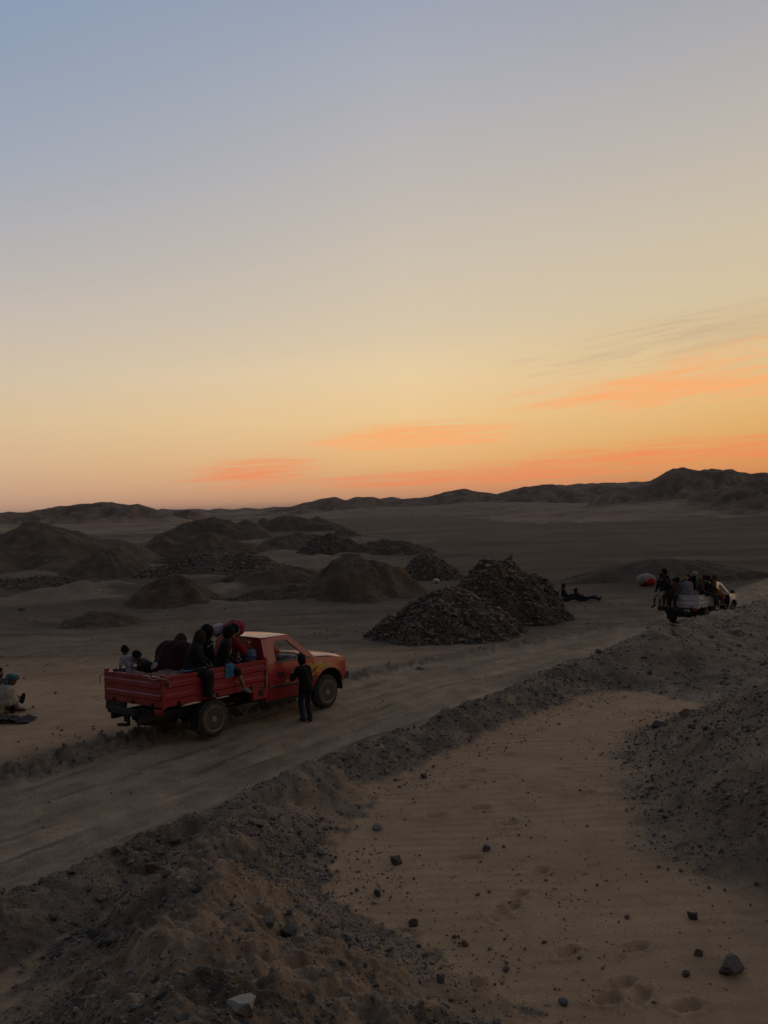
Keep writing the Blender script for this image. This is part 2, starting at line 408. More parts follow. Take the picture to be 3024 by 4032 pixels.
def ground_material():
    t = MT('desert ground'); p = t.pos()
    s = t.sep(t.attr('mask')); sand_m, grav_m, road_m = s[0], s[1], s[2]
    n_big = t.noise(0.35, 5, vec=p); n_mid = t.noise(2.3, 6, vec=p); n_fine = t.noise(26, 5, .65, vec=p); n_grain = t.noise(110, 3, .7, vec=p)
    streak = t.noise(0.9, 5, .6, vec=t.scale(p, (.18, 1.0, 1.0)))
    # dry hard ground beyond
    c = t.mix(t.ramp(n_big, .35, .7), A('dry', .150, .122, .100), A('dry', .205, .162, .128))
    c = t.mix(t.ramp(streak, .42, .62), c, A('dry', .120, .100, .085))
    # dark pebbly plain
    pl = t.N.new('ShaderNodeAttribute'); pl.attribute_name = 'mask'
    plain = t.mix(t.ramp(t.noise(0.05, 5, .6, vec=t.scale(p, (.35, 1, 1))), .36, .66), A('plain', .118, .100, .086), A('plain', .165, .134, .108))
    plain = t.mix(t.ramp(t.noise(0.02, 4, .55, vec=t.scale(p, (.3, 1, 1))), .58, .72), plain, A('plain', .26, .205, .15))
    c = t.mix(pl.outputs['Alpha'], c, plain)
    # wind-blown sand
    sc_ = t.mix(t.ramp(n_mid, .3, .7), A('sand', .255, .176, .112), A('sand', .305, .212, .137))
    sc_ = t.mix(t.ramp(n_fine, .50, .70, 0, .65), sc_, A('sand', .17, .125, .09))
    c = t.mix(sand_m, c, sc_)
    # road: compacted, pinkish grey with paler wheel tracks
    rc = t.mix(t.ramp(n_mid, .32, .68), A('road', .175, .142, .120), A('road', .225, .180, .150))
    rc = t.mix(t.ramp(n_fine, .45, .7, 0, .8), rc, A('road', .12, .10, .088))
    rc = t.mix(t.ramp(t.noise(1.1, 5, .6, vec=p), .58, .74, 0, .6), rc, A('road', .28, .225, .18))
    c = t.mix(road_m, c, rc)
    # gravel
    gc = t.mix(t.ramp(n_mid, .3, .72), A('gravel', .090, .079, .069), A('gravel', .150, .122, .098))
    gc = t.mix(t.ramp(t.noise(16, 5, .7, vec=p), .52, .66, 0, .75), gc, A('gravel', .050, .044, .040))
    gc = t.mix(t.ramp(t.noise(48, 3, .7, vec=p), .58, .68, 0, .6), gc, A('gravel', .20, .17, .14))
    c = t.mix(grav_m, c, gc)
    tn = t.sep(t.attr('tone'))[0]
    tn = t.math('ADD', t.math('MULTIPLY', t.math('SUBTRACT', tn, .5), t.math('SUBTRACT', 1.0, t.math('MULTIPLY', sand_m, .75))), .5)
    c = t.mix(1.0, c, t.mix(t.math('MULTIPLY', tn, 1.0, True), (.52, .50, .48), (1.48, 1.50, 1.52)), 'MULTIPLY')
    c = t.mix(t.ramp(n_grain, .35, .7, 0, .35), c, t.mix(1.0, c, (.55, .55, .55), 'MULTIPLY'))
    # relief: ripples on the sand, grit elsewhere
    w = t.N.new('ShaderNodeTexWave'); w.wave_type = 'BANDS'; w.bands_direction = 'Y'; w.inputs['Scale'].default_value = 1.55
    w.inputs['Distortion'].default_value = 5.0; w.inputs['Detail'].default_value = 3; w.inputs['Detail Scale'].default_value = .55
    t.L.new(t.scale(p, (.35, 1, 1)), w.inputs['Vector'])
    rip = t.math('MULTIPLY', w.outputs[1], t.math('MULTIPLY', sand_m, t.ramp(t.noise(.8, 3, vec=p), .35, .6)))
    b1 = t.bump(rip, .40, .035)
    rough_h = t.math('ADD', t.math('MULTIPLY', n_fine, t.math('ADD', t.math('MULTIPLY', grav_m, 1.0), .22)), t.math('MULTIPLY', n_grain, .25))
    b2 = t.bump(rough_h, .85, .07, b1)
    return t.done(c, .95, b2, .12)

def stone_material():
    t = MT('loose stone'); p = t.pos()
    c = t.mix(t.ramp(t.noise(40, 4, vec=p), .3, .7), t.attr('col'), t.mix(1.0, t.attr('col'), (.62, .6, .58), 'MULTIPLY'))
    return t.done(c, .9, t.bump(t.noise(70, 4, vec=p), .5, .02), .2)

def rock_material(name, a, b, scale=9.0):
    t = MT(name); p = t.objc()
    n = t.noise(scale, 6, .6, vec=p)
    c = t.mix(t.ramp(n, .35, .68), a, b)
    c = t.mix(t.ramp(t.noise(scale * 6, 4, .6, vec=p), .55, .72, 0, .5), c, tuple(v * .5 for v in a))
    return t.done(c, .9, t.bump(t.noise(scale * 3, 6, .65, vec=p), .7, .03), .2)

def heap_material(name, a, b, grit):
    t = MT(name); p = t.pos()
    c = t.mix(t.ramp(t.noise(.9, 5, .6, vec=p), .35, .68), a, b)
    c = t.mix(t.ramp(t.noise(grit, 4, .7, vec=p), .52, .68, 0, .7), c, tuple(v * .5 for v in a))
    c = t.mix(t.ramp(t.noise(grit * 1.7, 3, .7, vec=p), .60, .70, 0, .5), c, tuple(min(v * 1.6, .4) for v in b))
    return t.done(c, .95, t.bump(t.noise(grit * .7, 5, .7, vec=p), .8, .12), .12)

def cloth(name, a, b=None, scale=14, rough=.9):
    t = MT(name); p = t.objc(); b = b or tuple(v * .62 for v in a)
    c = t.mix(t.ramp(t.noise(scale, 4, .6, vec=p), .4, .62), a, b)
    return t.done(c, rough, t.bump(t.noise(scale * 3, 4, vec=p), .35, .02), .15)

def paint(name, a, dust, amount=.5, rough=.36, coat=.45):
    t = MT(name); p = t.objc()
    n = t.noise(3.2, 6, .62, vec=p); n2 = t.noise(17, 5, .65, vec=p)
    zz = t.N.new('ShaderNodeSeparateXYZ'); t.L.new(p, zz.inputs[0])
    low = t.ramp(zz.outputs[2], 1.05, .35, 0, .28)
    d = t.math('ADD', t.math('MULTIPLY', t.ramp(n, .42, .75), amount), t.math('MULTIPLY', low, t.ramp(n2, .3, .7)), clamp=True)
    c = t.mix(d, a, dust)
    c = t.mix(t.ramp(n2, .68, .74, 0, .6), c, tuple(v * .35 for v in a))
    r = t.math('ADD', t.math('MULTIPLY', d, .5), rough, clamp=True)
    t.b.inputs['Coat Roughness'].default_value = .12
    return t.done(c, r, t.bump(n2, .06, .01), .5, 0, coat)

def plain_mat(name, a, rough=.6, metal=0.0, spec=.4):
    t = MT(name); p = t.objc()
    c = t.mix(t.ramp(t.noise(12, 5, .6, vec=p), .35, .7), a, tuple(v * .6 for v in a))
    return t.done(c, rough, t.bump(t.noise(40, 3, vec=p), .15, .01), spec, metal)

def glass_mat(name, tint, alpha):
    t = MT(name)
    t.done(tint, .06, None, .5)
    t.b.inputs['Alpha'].default_value = alpha
    return t.m

MAT_GROUND = ground_material()
MAT_STONE = stone_material()

# ------------------------------------------------------------------ ground: one sheet to the horizon, finer close by
def build_ground():
    rows = np.concatenate([np.geomspace(0.15, 3.6, 26), 820 * 4.25 / np.arange(820 * 4.25 / 3.7, 58, -1.55), np.geomspace(61, 260, 100), np.geomspace(272, 9000, 36)])
    rows = np.unique(np.round(rows, 5))
    ang = np.concatenate([np.arange(-180, -40, 4.0), np.arange(-40, -30, .5), np.arange(-30, 30, .125), np.arange(30, 40, .5), np.arange(40, 180, 4.0)])
    A, R_ = np.meshgrid(np.radians(ang), rows)
    X = R_ * np.sin(A); Y = R_ * np.cos(A)
    z, m = terrain(X, Y)
    V = np.stack([X, Y, z], -1).reshape(-1, 3); m = m.reshape(-1, 4)
    nr, na = X.shape
    i = np.arange(nr - 1)[:, None] * na; j = np.arange(na)[None]; j2 = (j + 1) % na
    F = np.stack([i + j, i + j2, i + na + j2, i + na + j], -1).reshape(-1, 4)
    F = F[:, ::-1]
    me = new_mesh('ground', V, F)
    point_attr(me, 'mask', m)
    tn = (.5 + .5 * tone(X, Y)).reshape(-1, 1).repeat(3, 1); point_attr(me, 'tone', tn)
    tag(obj('ground', me, MAT_GROUND), kind='structure')
    # the road surface, a skin just above the ground
    sel = (m[F, 2].mean(1) > .45) & (np.hypot(V[F[:, 0], 0], V[F[:, 0], 1]) < 240)
    Fr = F[sel]; used, inv = np.unique(Fr, return_inverse=True)
    Vr = V[used].copy(); Vr[:, 2] += 0.006
    me = new_mesh('dirt_road', Vr, inv.reshape(-1, 4)); point_attr(me, 'mask', m[used]); point_attr(me, 'tone', tn[used])
    tag(obj('dirt_road', me, MAT_GROUND), kind='structure')
build_ground()

# ------------------------------------------------------------------ stones
_phi = (1 + 5 ** .5) / 2
ICO_V = np.array([(-1, _phi, 0), (1, _phi, 0), (-1, -_phi, 0), (1, -_phi, 0), (0, -1, _phi), (0, 1, _phi), (0, -1, -_phi), (0, 1, -_phi), (_phi, 0, -1), (_phi, 0, 1), (-_phi, 0, -1), (-_phi, 0, 1)]) / math.sqrt(1 + _phi ** 2)
ICO_F = np.array([(0, 11, 5), (0, 5, 1), (0, 1, 7), (0, 7, 10), (0, 10, 11), (1, 5, 9), (5, 11, 4), (11, 10, 2), (10, 7, 6), (7, 1, 8), (3, 9, 4), (3, 4, 2), (3, 2, 6), (3, 6, 8), (3, 8, 9), (4, 9, 5), (2, 4, 11), (6, 2, 10), (8, 6, 7), (9, 8, 1)])
OCT_V = np.array([(1, 0, 0), (-1, 0, 0), (0, 1, 0), (0, -1, 0), (0, 0, 1), (0, 0, -1)], float)
OCT_F = np.array([(0, 2, 4), (2, 1, 4), (1, 3, 4), (3, 0, 4), (2, 0, 5), (1, 2, 5), (3, 1, 5), (0, 3, 5)])
rng = np.random.default_rng(11)

def rot_mats(n, tilt=0.5):
    a = rng.uniform(0, 2 * math.pi, n); t = rng.normal(0, tilt, n); b = rng.uniform(0, 2 * math.pi, n)
    def Rz(v): c, s = np.cos(v), np.sin(v); o = np.zeros_like(v); e = np.ones_like(v); return np.stack([np.stack([c, -s, o], -1), np.stack([s, c, o], -1), np.stack([o, o, e], -1)], -2)
    def Rx(v): c, s = np.cos(v), np.sin(v); o = np.zeros_like(v); e = np.ones_like(v); return np.stack([np.stack([e, o, o], -1), np.stack([o, c, -s], -1), np.stack([o, s, c], -1)], -2)
    return Rz(a) @ Rx(t) @ Rz(b)

def stone_cloud(P, size, col, base='ico', tilt=.5, sink=.2, flat=(.45, .85)):
    """one mesh of many small angular stones"""
    n = len(P); BV, BF = (ICO_V, ICO_F) if base == 'ico' else (OCT_V, OCT_F)
    V = BV[None] * (1 + rng.uniform(-.45, .45, (n, len(BV), 1)))
    sx = rng.uniform(.75, 1.5, n); sy = rng.uniform(.5, .95, n); sz = rng.uniform(*flat, n)
    V = V * np.stack([sx, sy, sz], -1)[:, None] * (size / 2)[:, None, None]
    V = np.einsum('nij,nkj->nki', rot_mats(n, tilt), V)
    V = V + P[:, None]; V[..., 2] += (size * (.5 - sink) * sz)[:, None] * .8
    F = BF[None] + (np.arange(n) * len(BV))[:, None, None]
    me = new_mesh('stones', V.reshape(-1, 3), F.reshape(-1, 3), smooth=False)
    point_attr(me, 'col', np.repeat(col, len(BV), 0))
    return me

def stone_cols(n, dark=.07, light=.20, warm=.5):
    g = rng.uniform(0, 1, n) ** 1.8
    v = dark + (light - dark) * g
    w = rng.uniform(0, 1, n) * warm
    c = np.stack([v * (1 + .22 * w), v * (1 + .02 * w), v * (1 - .22 * w)], -1)
    red = rng.uniform(0, 1, n) < .12
    c[red] *= np.array([1.15, .85, .75])
    return c

def scatter(n, x0, x1, y0, y1, accept):
    x = rng.uniform(x0, x1, n); y = rng.uniform(y0, y1, n); q = rng.uniform(0, 1, n)
    vis = in_view(x, y) > 0; x, y, q = x[vis], y[vis], q[vis]
    z, m = terrain(x, y)
    keep = q < accept(x, y, z, m)
    return np.stack([x, y, z], -1)[keep], m[keep]

def in_view(x, y, mar=1.6):
    return (np.abs(x) < (y + .3) * .50 + mar).astype(float)

def power(n, lo, hi, e=2.2):
    u = rng.uniform(0, 1, n); return (lo ** (1 - e) + u * (hi ** (1 - e) - lo ** (1 - e))) ** (1 / (1 - e))

def build_gravel():
    parent = bpy.data.objects['ground']
    sets = []
    # ridge close to the camera: chips everywhere, in drifts
    dr = lambda x, y: .30 + .70 * sstep(-.25, .35, perlin(x * 1.3, y * 1.3, 95) + .5 * perlin(x * 3.7, y * 3.7, 96))
    P, m = scatter(120000, -4.6, 2.4, 2.6, 9.8, lambda x, y, z, m: np.clip(m[:, 1] + .06, 0, 1) * in_view(x, y, .4) * dr(x, y) * .62)
    sets.append((P, power(len(P), .009, .050, 2.5)))
    P, m = scatter(60000, -6, 5.5, 9.0, 20.5, lambda x, y, z, m: np.clip(m[:, 1], 0, 1) * in_view(x, y, .4) * (.4 + .6 * dr(x, y)))
    sets.append((P, power(len(P), .014, .075, 2.6)))
    # right heap, bank and spur
    P, m = scatter(90000, 2.5, 15, 7, 29, lambda x, y, z, m: np.clip(m[:, 1] - .10, 0, 1) * in_view(x, y, .4) * dr(x, y) * .62)
    sets.append((P, power(len(P), .016, .085, 2.8)))
    # strays on sand and along the toes
    cl = lambda x, y: sstep(.05, .45, perlin(x * .7, y * .7, 91) + .5 * perlin(x * 2.1, y * 2.1, 92))
    P, m = scatter(36000, -3, 6, 5.5, 20, lambda x, y, z, m: m[:, 0] * in_view(x, y) * (.09 + .6 * cl(x, y) * sstep(2.4, .4, np.abs(x - .2 * (y - 6)))))
    sets.append((P, power(len(P), .009, .045, 2.6)))
    def apron(x, y, m):
        a = np.zeros(len(x)); w_ = (m[:, 0] > .25) & (in_view(x, y, .3) > 0)
        for dx, dy, w in ((-.25, .1, 1), (-.55, .15, .6), (-.95, .2, .3), (.3, 0, .8), (.7, 0, .35), (0, .4, .5), (-.2, -.4, .6)):
            a[w_] = np.maximum(a[w_], terrain(x[w_] + dx, y[w_] + dy)[1][:, 1] * w)
        return a * (1 - m[:, 1])
    P, m = scatter(42000, -3.2, 5.2, 5.4, 19.5, lambda x, y, z, m: apron(x, y, m) * m[:, 0] * in_view(x, y, .3) * (.15 + .85 * dr(x, y)) * .8)
    sets.append((P, power(len(P), .009, .055, 2.4)))
    # road and left shoulder
    P, m = scatter(42000, -9, 14, 6, 34, lambda x, y, z, m: np.clip(m[:, 2] * .22 + (m[:, 1] > .3) * .6, 0, 1) * in_view(x, y) * np.clip(1.3 - y / 30, .2, 1))
    sets.append((P, power(len(P), .012, .060, 2.7)))
    # ground behind the road
    P, m = scatter(40000, -22, 22, 14, 60, lambda x, y, z, m: (1 - m[:, 2]) * (1 - m[:, 1]) * in_view(x, y) * (.03 + .45 * sstep(.10, .5, perlin(x * .25, y * .45, 93) + .5 * perlin(x, y * 1.4, 94))))
    sets.append((P, power(len(P), .025, .13, 2.8)))
    P = np.concatenate([s[0] for s in sets]); S = np.concatenate([s[1] for s in sets])
    col = stone_cols(len(P), .095, .30, 1.15)
    big = S > .045
    tag(obj('gravel', stone_cloud(P[~big], S[~big], col[~big], 'oct', sink=.15), MAT_STONE, parent), kind='stuff')
    tag(obj('gravel', stone_cloud(P[big], S[big], col[big], 'ico', sink=.2), MAT_STONE, parent), kind='stuff')
    return len(P)
N_GRAVEL = build_gravel()

ROCK_MATS = [rock_material('brown rock', (.11, .09, .075), (.17, .14, .115)), rock_material('dark rock', (.07, .064, .058), (.11, .098, .086)),
             rock_material('grey green rock', (.10, .10, .09), (.15, .145, .125)), rock_material('reddish rock', (.13, .085, .065), (.18, .125, .09)),
             rock_material('pale rock', (.30, .29, .265), (.42, .40, .36)), rock_material('tan rock', (.22, .17, .125), (.29, .23, .17))]

def rock_mesh(seed, npts=15, flat=.7, chip=.10):
    """angular broken rock: hull of random points, edges slightly chipped"""
    r = random.Random(seed); bm = bmesh.new()
    for i in range(npts):
        v = Vector((r.gauss(0, 1), r.gauss(0, 1), r.gauss(0, 1))).normalized() * r.uniform(.82, 1.05)
        bm.verts.new((v.x * r.uniform(.9, 1.1), v.y * .8, v.z * flat))
    h = bmesh.ops.convex_hull(bm, input=bm.verts[:])
    bmesh.ops.delete(bm, geom=[v for v in h['geom_interior'] if isinstance(v, bmesh.types.BMVert)], context='VERTS')
    if chip:
        bmesh.ops.subdivide_edges(bm, edges=bm.edges[:], cuts=1, use_grid_fill=True)
        bmesh.ops.triangulate(bm, faces=bm.faces[:])
        for v in bm.verts: v.co += Vector((r.gauss(0, 1), r.gauss(0, 1), r.gauss(0, 1))) * chip * .5
    bmesh.ops.recalc_face_normals(bm, faces=bm.faces[:])
    me = bpy.data.meshes.new('rock'); bm.to_mesh(me); bm.free()
    return me
ROCK_SHAPES = [rock_mesh(100 + i, 13 + i % 3, (.75, .55, .9, .65, .62, .5, .42, .7)[i], .09 if i < 4 else 0) for i in range(8)]

def rock_copy(shape, mat):
    key = ('rk', shape, mat)
    if key not in _rk:
        me = ROCK_SHAPES[shape].copy(); me.materials.append(ROCK_MATS[mat]); _rk[key] = me
    return _rk[key]
_rk = {}

def place_rock(o, x, y, size, sink=.25, yaw=0, tilt=0, z=None):
    zz = ground_z(x, y) if z is None else z
    h = size * .5
    o.matrix_world = Matrix.Translation((x, y, zz + h * (.7 - sink * 1.4))) @ Matrix.Rotation(yaw, 4, 'Z') @ Matrix.Rotation(tilt, 4, 'X') @ Matrix.Scale(h, 4)

# stones big enough to tell apart on the near ridge and banks: parts of the ground
def build_ground_stones():
    parent = bpy.data.objects['ground']
    P, m = scatter(9000, -4.5, 12, 3.3, 24, lambda x, y, z, m: np.clip(m[:, 1], 0, 1) ** 2 * in_view(x, y, .3) * np.where(x > 2.5, .12, np.clip(1.3 - y / 11, .1, 1)))
    n = min(len(P), 270)
    P = P[rng.permutation(len(P))[:n]]
    S = power(n, .09, .26, 3.4) * np.where(P[:, 1] < 6.5, .85, 1.0)
    for k in range(n):
        o = obj('stone', rock_copy(int(rng.integers(8)), int(rng.choice([0, 1, 2, 3, 5, 0, 1, 2]))), None, parent)
        place_rock(o, P[k, 0], P[k, 1], S[k], rng.uniform(.2, .55), rng.uniform(0, 6.3), rng.normal(0, .35), z=P[k, 2])
build_ground_stones()

# rocks lying singly in the sand
ROCKS = [ # x, y, size, shape, material, yaw, label
    (0.02, 9.50, .19, 2, 1, .4, 'rounded dark rock alone on the sand below the near berm'),
    (4.66, 14.25, .30, 0, 1, .2, 'tall dark square rock, left one of the pair at the foot of the gravel heap'),
    (4.98, 13.95, .27, 3, 3, 1.2, 'reddish tilted rock, right one of the pair at the foot of the gravel heap'),
    (1.09, 9.80, .17, 1, 2, .9, 'flat wedge rock with pale edge in the middle of the sand gully'),
    (2.91, 8.05, .15, 2, 1, 2.0, 'round greenish dark rock on sand below the right gravel heap'),
    (2.92, 7.18, .30, 0, 0, .7, 'largest brown rock, pointed, at the lower right corner of the sand'),
    (2.72, 7.42, .11, 3, 3, .2, 'small reddish rock just behind the largest brown rock'),
    (2.50, 7.12, .10, 5, 1, .2, 'small dark rock left of the largest brown rock'),
    (2.28, 8.10, .09, 6, 3, 1.0, 'small flat reddish rock alone in mid sand on the right'),
    (0.35, 6.85, .13, 4, 1, 1.3, 'dark rock on sand beside the toe of the near ridge'),
    (0.62, 7.70, .10, 7, 3, 2.3, 'small red brown rock on sand left of centre foreground'),
    (0.95, 7.25, .09, 5, 0, .3, 'small brown rock near the bottom centre sand'),
    (1.35, 6.75, .12, 6, 2, 1.7, 'greenish flat rock at the bottom of the sand'),
    (-0.20, 8.75, .16, 1, 1, 2.2, 'broad dark rock half buried where ridge meets sand'),
    (0.15, 8.10, .14, 3, 1, .6, 'dark broken rock on the sandy apron of the ridge'),
    (5.60, 15.45, .18, 1, 3, .9, 'low reddish slab beyond the pair of rocks in the gully'),
    (2.42, 18.1, .16, 4, 1, .4, 'dark rock at the far toe of the near berm'),
    (0.48, 12.4, .15, 2, 1, .4, 'dark rock at the steep toe of the berm by the sand'),
    (9.55, 22.4, .42, 5, 5, .2, 'pale boulder on the upper slope of the far gravel bank'),
    (7.35, 20.9, .34, 3, 5, 1.0, 'flat pale boulder low on the far gravel bank'),
    (-14.5, 48, .38, 2, 1, 0, 'dark boulder on the flat ground left of the pointed heap'),
    (-21.3, 47.8, .42, 0, 1, 0, 'dark boulder far left on the flat ground'),
    (11.1, 43.8, .45, 3, 1, .6, 'dark stone on bare ground just behind the resting people'),
]
for (x, y, s, sh, mt, yw, lab) in ROCKS:
    o = obj('rock', rock_copy(sh, mt)); place_rock(o, x, y, s, .28, yw, .1)
    tag(o, lab, 'rock', 'rocks lying on the sand')
o = obj('rock', rock_mesh(77, 12, .55, .05), ROCK_MATS[4]); place_rock(o, -0.82, 4.28, .23, .12, 2.4, -.35)
tag(o, 'pale grey angular rock lying on the near ridge at the bottom', 'rock', 'rocks lying on the sand')

# ------------------------------------------------------------------ spoil heaps
HEAP_MATS = {'brown': heap_material('brown spoil', (.088, .062, .042), (.125, .090, .060), 5.0),
             'grey': heap_material('grey spoil', (.085, .066, .047), (.112, .087, .060), 6.0),
             'rubble': heap_material('rubble bed', (.085, .070, .052), (.115, .096, .072), 4.0)}

def heap_mesh(cx, cy, R, h, seed, ex=1.0, ey=1.0, rot=0, sharp=.35, rough=.085, peaks=None, nr=34, na=110, lump=.20, dome=0.0):
    th = np.linspace(0, 2 * math.pi, na, endpoint=False); rr = np.concatenate([np.linspace(.02, 1.0, nr), [1.1, 1.22]])
    T, Q = np.meshgrid(th, rr)
    wob = 1 + lump * perlin(np.cos(T) * 1.7 + seed, np.sin(T) * 1.7, seed) + .5 * lump * perlin(np.cos(T) * 5 + seed, np.sin(T) * 5, seed + 1)
    u = Q * np.cos(T) * R * ex * wob; v = Q * np.sin(T) * R * ey * wob
    c, s = math.cos(rot), math.sin(rot)
    X = cx + u * c - v * s; Y = cy + u * s + v * c
    q = np.sqrt(Q * Q + sharp * sharp * .25); cone = np.clip((math.sqrt(1 + sharp * sharp * .25) - q) / (math.sqrt(1 + sharp * sharp * .25) - sharp * .5), -.5, 1)
    Z = h * (cone if not dome else np.clip(1 - Q ** dome, -.5, 1))
    for (px, py, ph, pr) in (peaks or []):
        d = np.hypot(X - px, Y - py); Z = smax(Z, ph - ph / pr * np.sqrt(d * d + .04), .12 * ph)
    Z = Z + h * rough * fbm(X * 2.2 / R, Y * 2.2 / R, 5, seed + 5) * sstep(1.05, .8, Q) * 2
    gz, _ = terrain(X, Y)
    Z = gz + np.where(Q > 1.0, -.35 * (Q - 1) / .2, Z) - .02
    V = np.stack([X - cx, Y - cy, Z], -1).reshape(-1, 3)
    n_r = len(rr); i = np.arange(n_r - 1)[:, None] * na; j = np.arange(na)[None]; j2 = (j + 1) % na
    F = np.stack([i + j, i + na + j, i + na + j2, i + j2], -1).reshape(-1, 4)
    top = np.array([[0, 0, V[:na, 2].mean() + h * .01]]); ti = len(V)
    V = np.concatenate([V, top])
    F = np.concatenate([F, np.stack([np.full(na, ti), np.arange(na), (np.arange(na) + 1) % na, (np.arange(na) + 1) % na], -1)])
    z0 = ground_z(cx, cy); V[:, 2] -= z0
    tri = F[-na:, :3]; quad = F[:-na]
    me = bpy.data.meshes.new('heap')
    me.from_pydata(V.tolist(), [], quad.tolist() + tri.tolist()); me.polygons.foreach_set('use_smooth', np.ones(len(me.polygons), bool))
    return me, z0, X, Y, Z, Q

def heap(label, kind, cx, cy, R, h, seed, stones=0, smin=.08, smax_=.3, parts=0, name='spoil_heap', **kw):
    me, z0, X, Y, Z, Q = heap_mesh(cx, cy, R, h, seed, **kw)
    o = obj(name, me, HEAP_MATS[kind], loc=(cx, cy, z0))
    tag(o, label, 'heap', 'spoil heaps on the plain')
    if stones:
        nr, na = X.shape
        def pick(n, hi=1.06):
            q = np.sqrt(rng.uniform(0, 1.0, n)) * (nr - 3); i = q.astype(int); f = q - i
            j = rng.integers(0, na, n)
            P = np.stack([a[i, j] * (1 - f) + a[np.minimum(i + 1, nr - 1), j] * f for a in (X, Y, Z)], -1)
            return P
        P = pick(stones); S = power(stones, smin * .7, smax_, 2.3)
        # the camera-facing half matters most
        col = stone_cols(stones, .080, .25, 1.25)
        P0 = P - np.array([cx, cy, z0])
        tag(obj('loose_stones', stone_cloud(P0, S, col * np.array([1.04, .95, .80]), 'ico', tilt=1.0, sink=.3, flat=(.25, .65)), MAT_STONE, o), kind='stuff')
        if parts:
            P = pick(parts * 4); P = P[P[:, 1] < cy + .3 * R][:parts]
            for p in P:
                s = float(power(1, .14, .36, 2.6)[0])
                c = obj('stone', rock_copy(int(rng.integers(4, 8)), int(rng.choice([0, 1, 2, 0, 3]))), None, o)
                c.matrix_local = Matrix.Translation((p[0] - cx, p[1] - cy, p[2] - z0 + s * .12)) @ Matrix.Rotation(rng.uniform(0, 6.3), 4, 'Z') @ Matrix.Rotation(rng.normal(0, .7), 4, 'X') @ Matrix.Scale(s / 2, 4)
    return o

heap('tallest rubble pile, its right flank beside the resting people', 'rubble', 5.20, 37.00, 2.95, 2.62, 201, 6500, .09, .30, 260, 'rubble_pile', dome=1.75, rough=.10, lump=.16)
heap('low twin-peaked rubble pile in front, nearest the road', 'rubble', 2.15, 31.2, 2.85, 1.75, 202, 6000, .08, .28, 260, 'rubble_pile', ey=.95, dome=1.45, peaks=[(0.75, 31.6, 1.35, 1.7), (2.9, 32.6, 1.95, 2.1)], rough=.11, lump=.2)
heap('small rubble pile peeping out behind the big smooth heap', 'rubble', 3.22, 60.84, 2.50, 1.66, 203, 1500, .12, .34, 0, 'rubble_pile', sharp=.7)
heap('big smooth brown cone heap left of the tallest rubble pile', 'brown', -1.56, 49.92, 4.42, 2.60, 204, 900, .06, .16, sharp=.3)
heap('small pointed cone heap standing alone behind the red truck', 'brown', -12.79, 49.30, 3.02, 1.82, 205, 500, .06, .14, sharp=.15)
heap('long ragged rubble ridge behind the pointed cone', 'rubble', -15.11, 72.04, 7.24, 1.50, 206, 2600, .14, .45, 0, 'rubble_pile', ey=.45, sharp=.9, peaks=[(-12.73, 72.04, 1.60, 2.69), (-10.56, 72.04, 1.35, 2.48)], rough=.10)
heap('grey rounded heap in front of the big left heap', 'grey', -25.44, 74.57, 4.33, 2.21, 207, 0, sharp=.5)
heap('biggest brown heap at the left edge of the picture', 'brown', -37.08, 88.58, 12.88, 4.43, 208, 500, .12, .3, sharp=.4, peaks=[(-47.38, 86.52, 3.30, 7.73), (-30.39, 87.03, 2.68, 6.18)])
heap('long low brown heap just right of the biggest left heap', 'brown', -22.14, 100.94, 8.76, 2.78, 216, 300, .12, .3, ey=.5, sharp=.7, peaks=[(-27.30, 100.94, 2.99, 5.15)])
heap('wide dark ridge of spoil in the middle distance', 'grey', -33.5, 157, 11.5, 4.6, 209, 0, ey=.6, sharp=.6, peaks=[(-37.5, 155, 3.6, 6), (-26.6, 158, 3.9, 7)], rough=.07)
heap('farthest long dark ridge of spoil with two humps', 'grey', -24.5, 211, 13.0, 4.3, 210, 0, ey=.5, sharp=.6, peaks=[(-17.5, 211, 3.6, 9), (-31, 211, 3.9, 6)], rough=.06)
heap('pale grey smooth heap far behind the big cone', 'grey', -13.1, 110.7, 5.0, 2.05, 211, 0, sharp=.5)
heap('left hump of the far rubble ridge behind the big cone', 'rubble', -6.18, 95.79, 4.12, 2.27, 212, 900, .15, .45, 0, 'rubble_pile', ey=.7, sharp=.6, rough=.09)
heap('right hump of the far rubble ridge behind the big cone', 'rubble', 0.93, 93.73, 4.84, 1.60, 213, 900, .15, .42, 0, 'rubble_pile', ey=.6, sharp=.9, rough=.09)
heap('tiny far rubble pile alone on the plain', 'rubble', -7.9, 163.3, 2.9, 1.4, 214, 300, .2, .5, 0, 'rubble_pile', sharp=.7)
heap('long low dark mound behind the white truck', 'grey', 18.20, 54.70, 6.86, 1.30, 215, 900, .05, .15, ey=.55, sharp=.7, peaks=[(22.36, 53.56, 0.62, 4.68)], rough=.05)
heap('low worn mound left of the pointed cone', 'brown', -14.21, 40.65, 2.09, 0.63, 217, 400, .04, .12, sharp=.8)

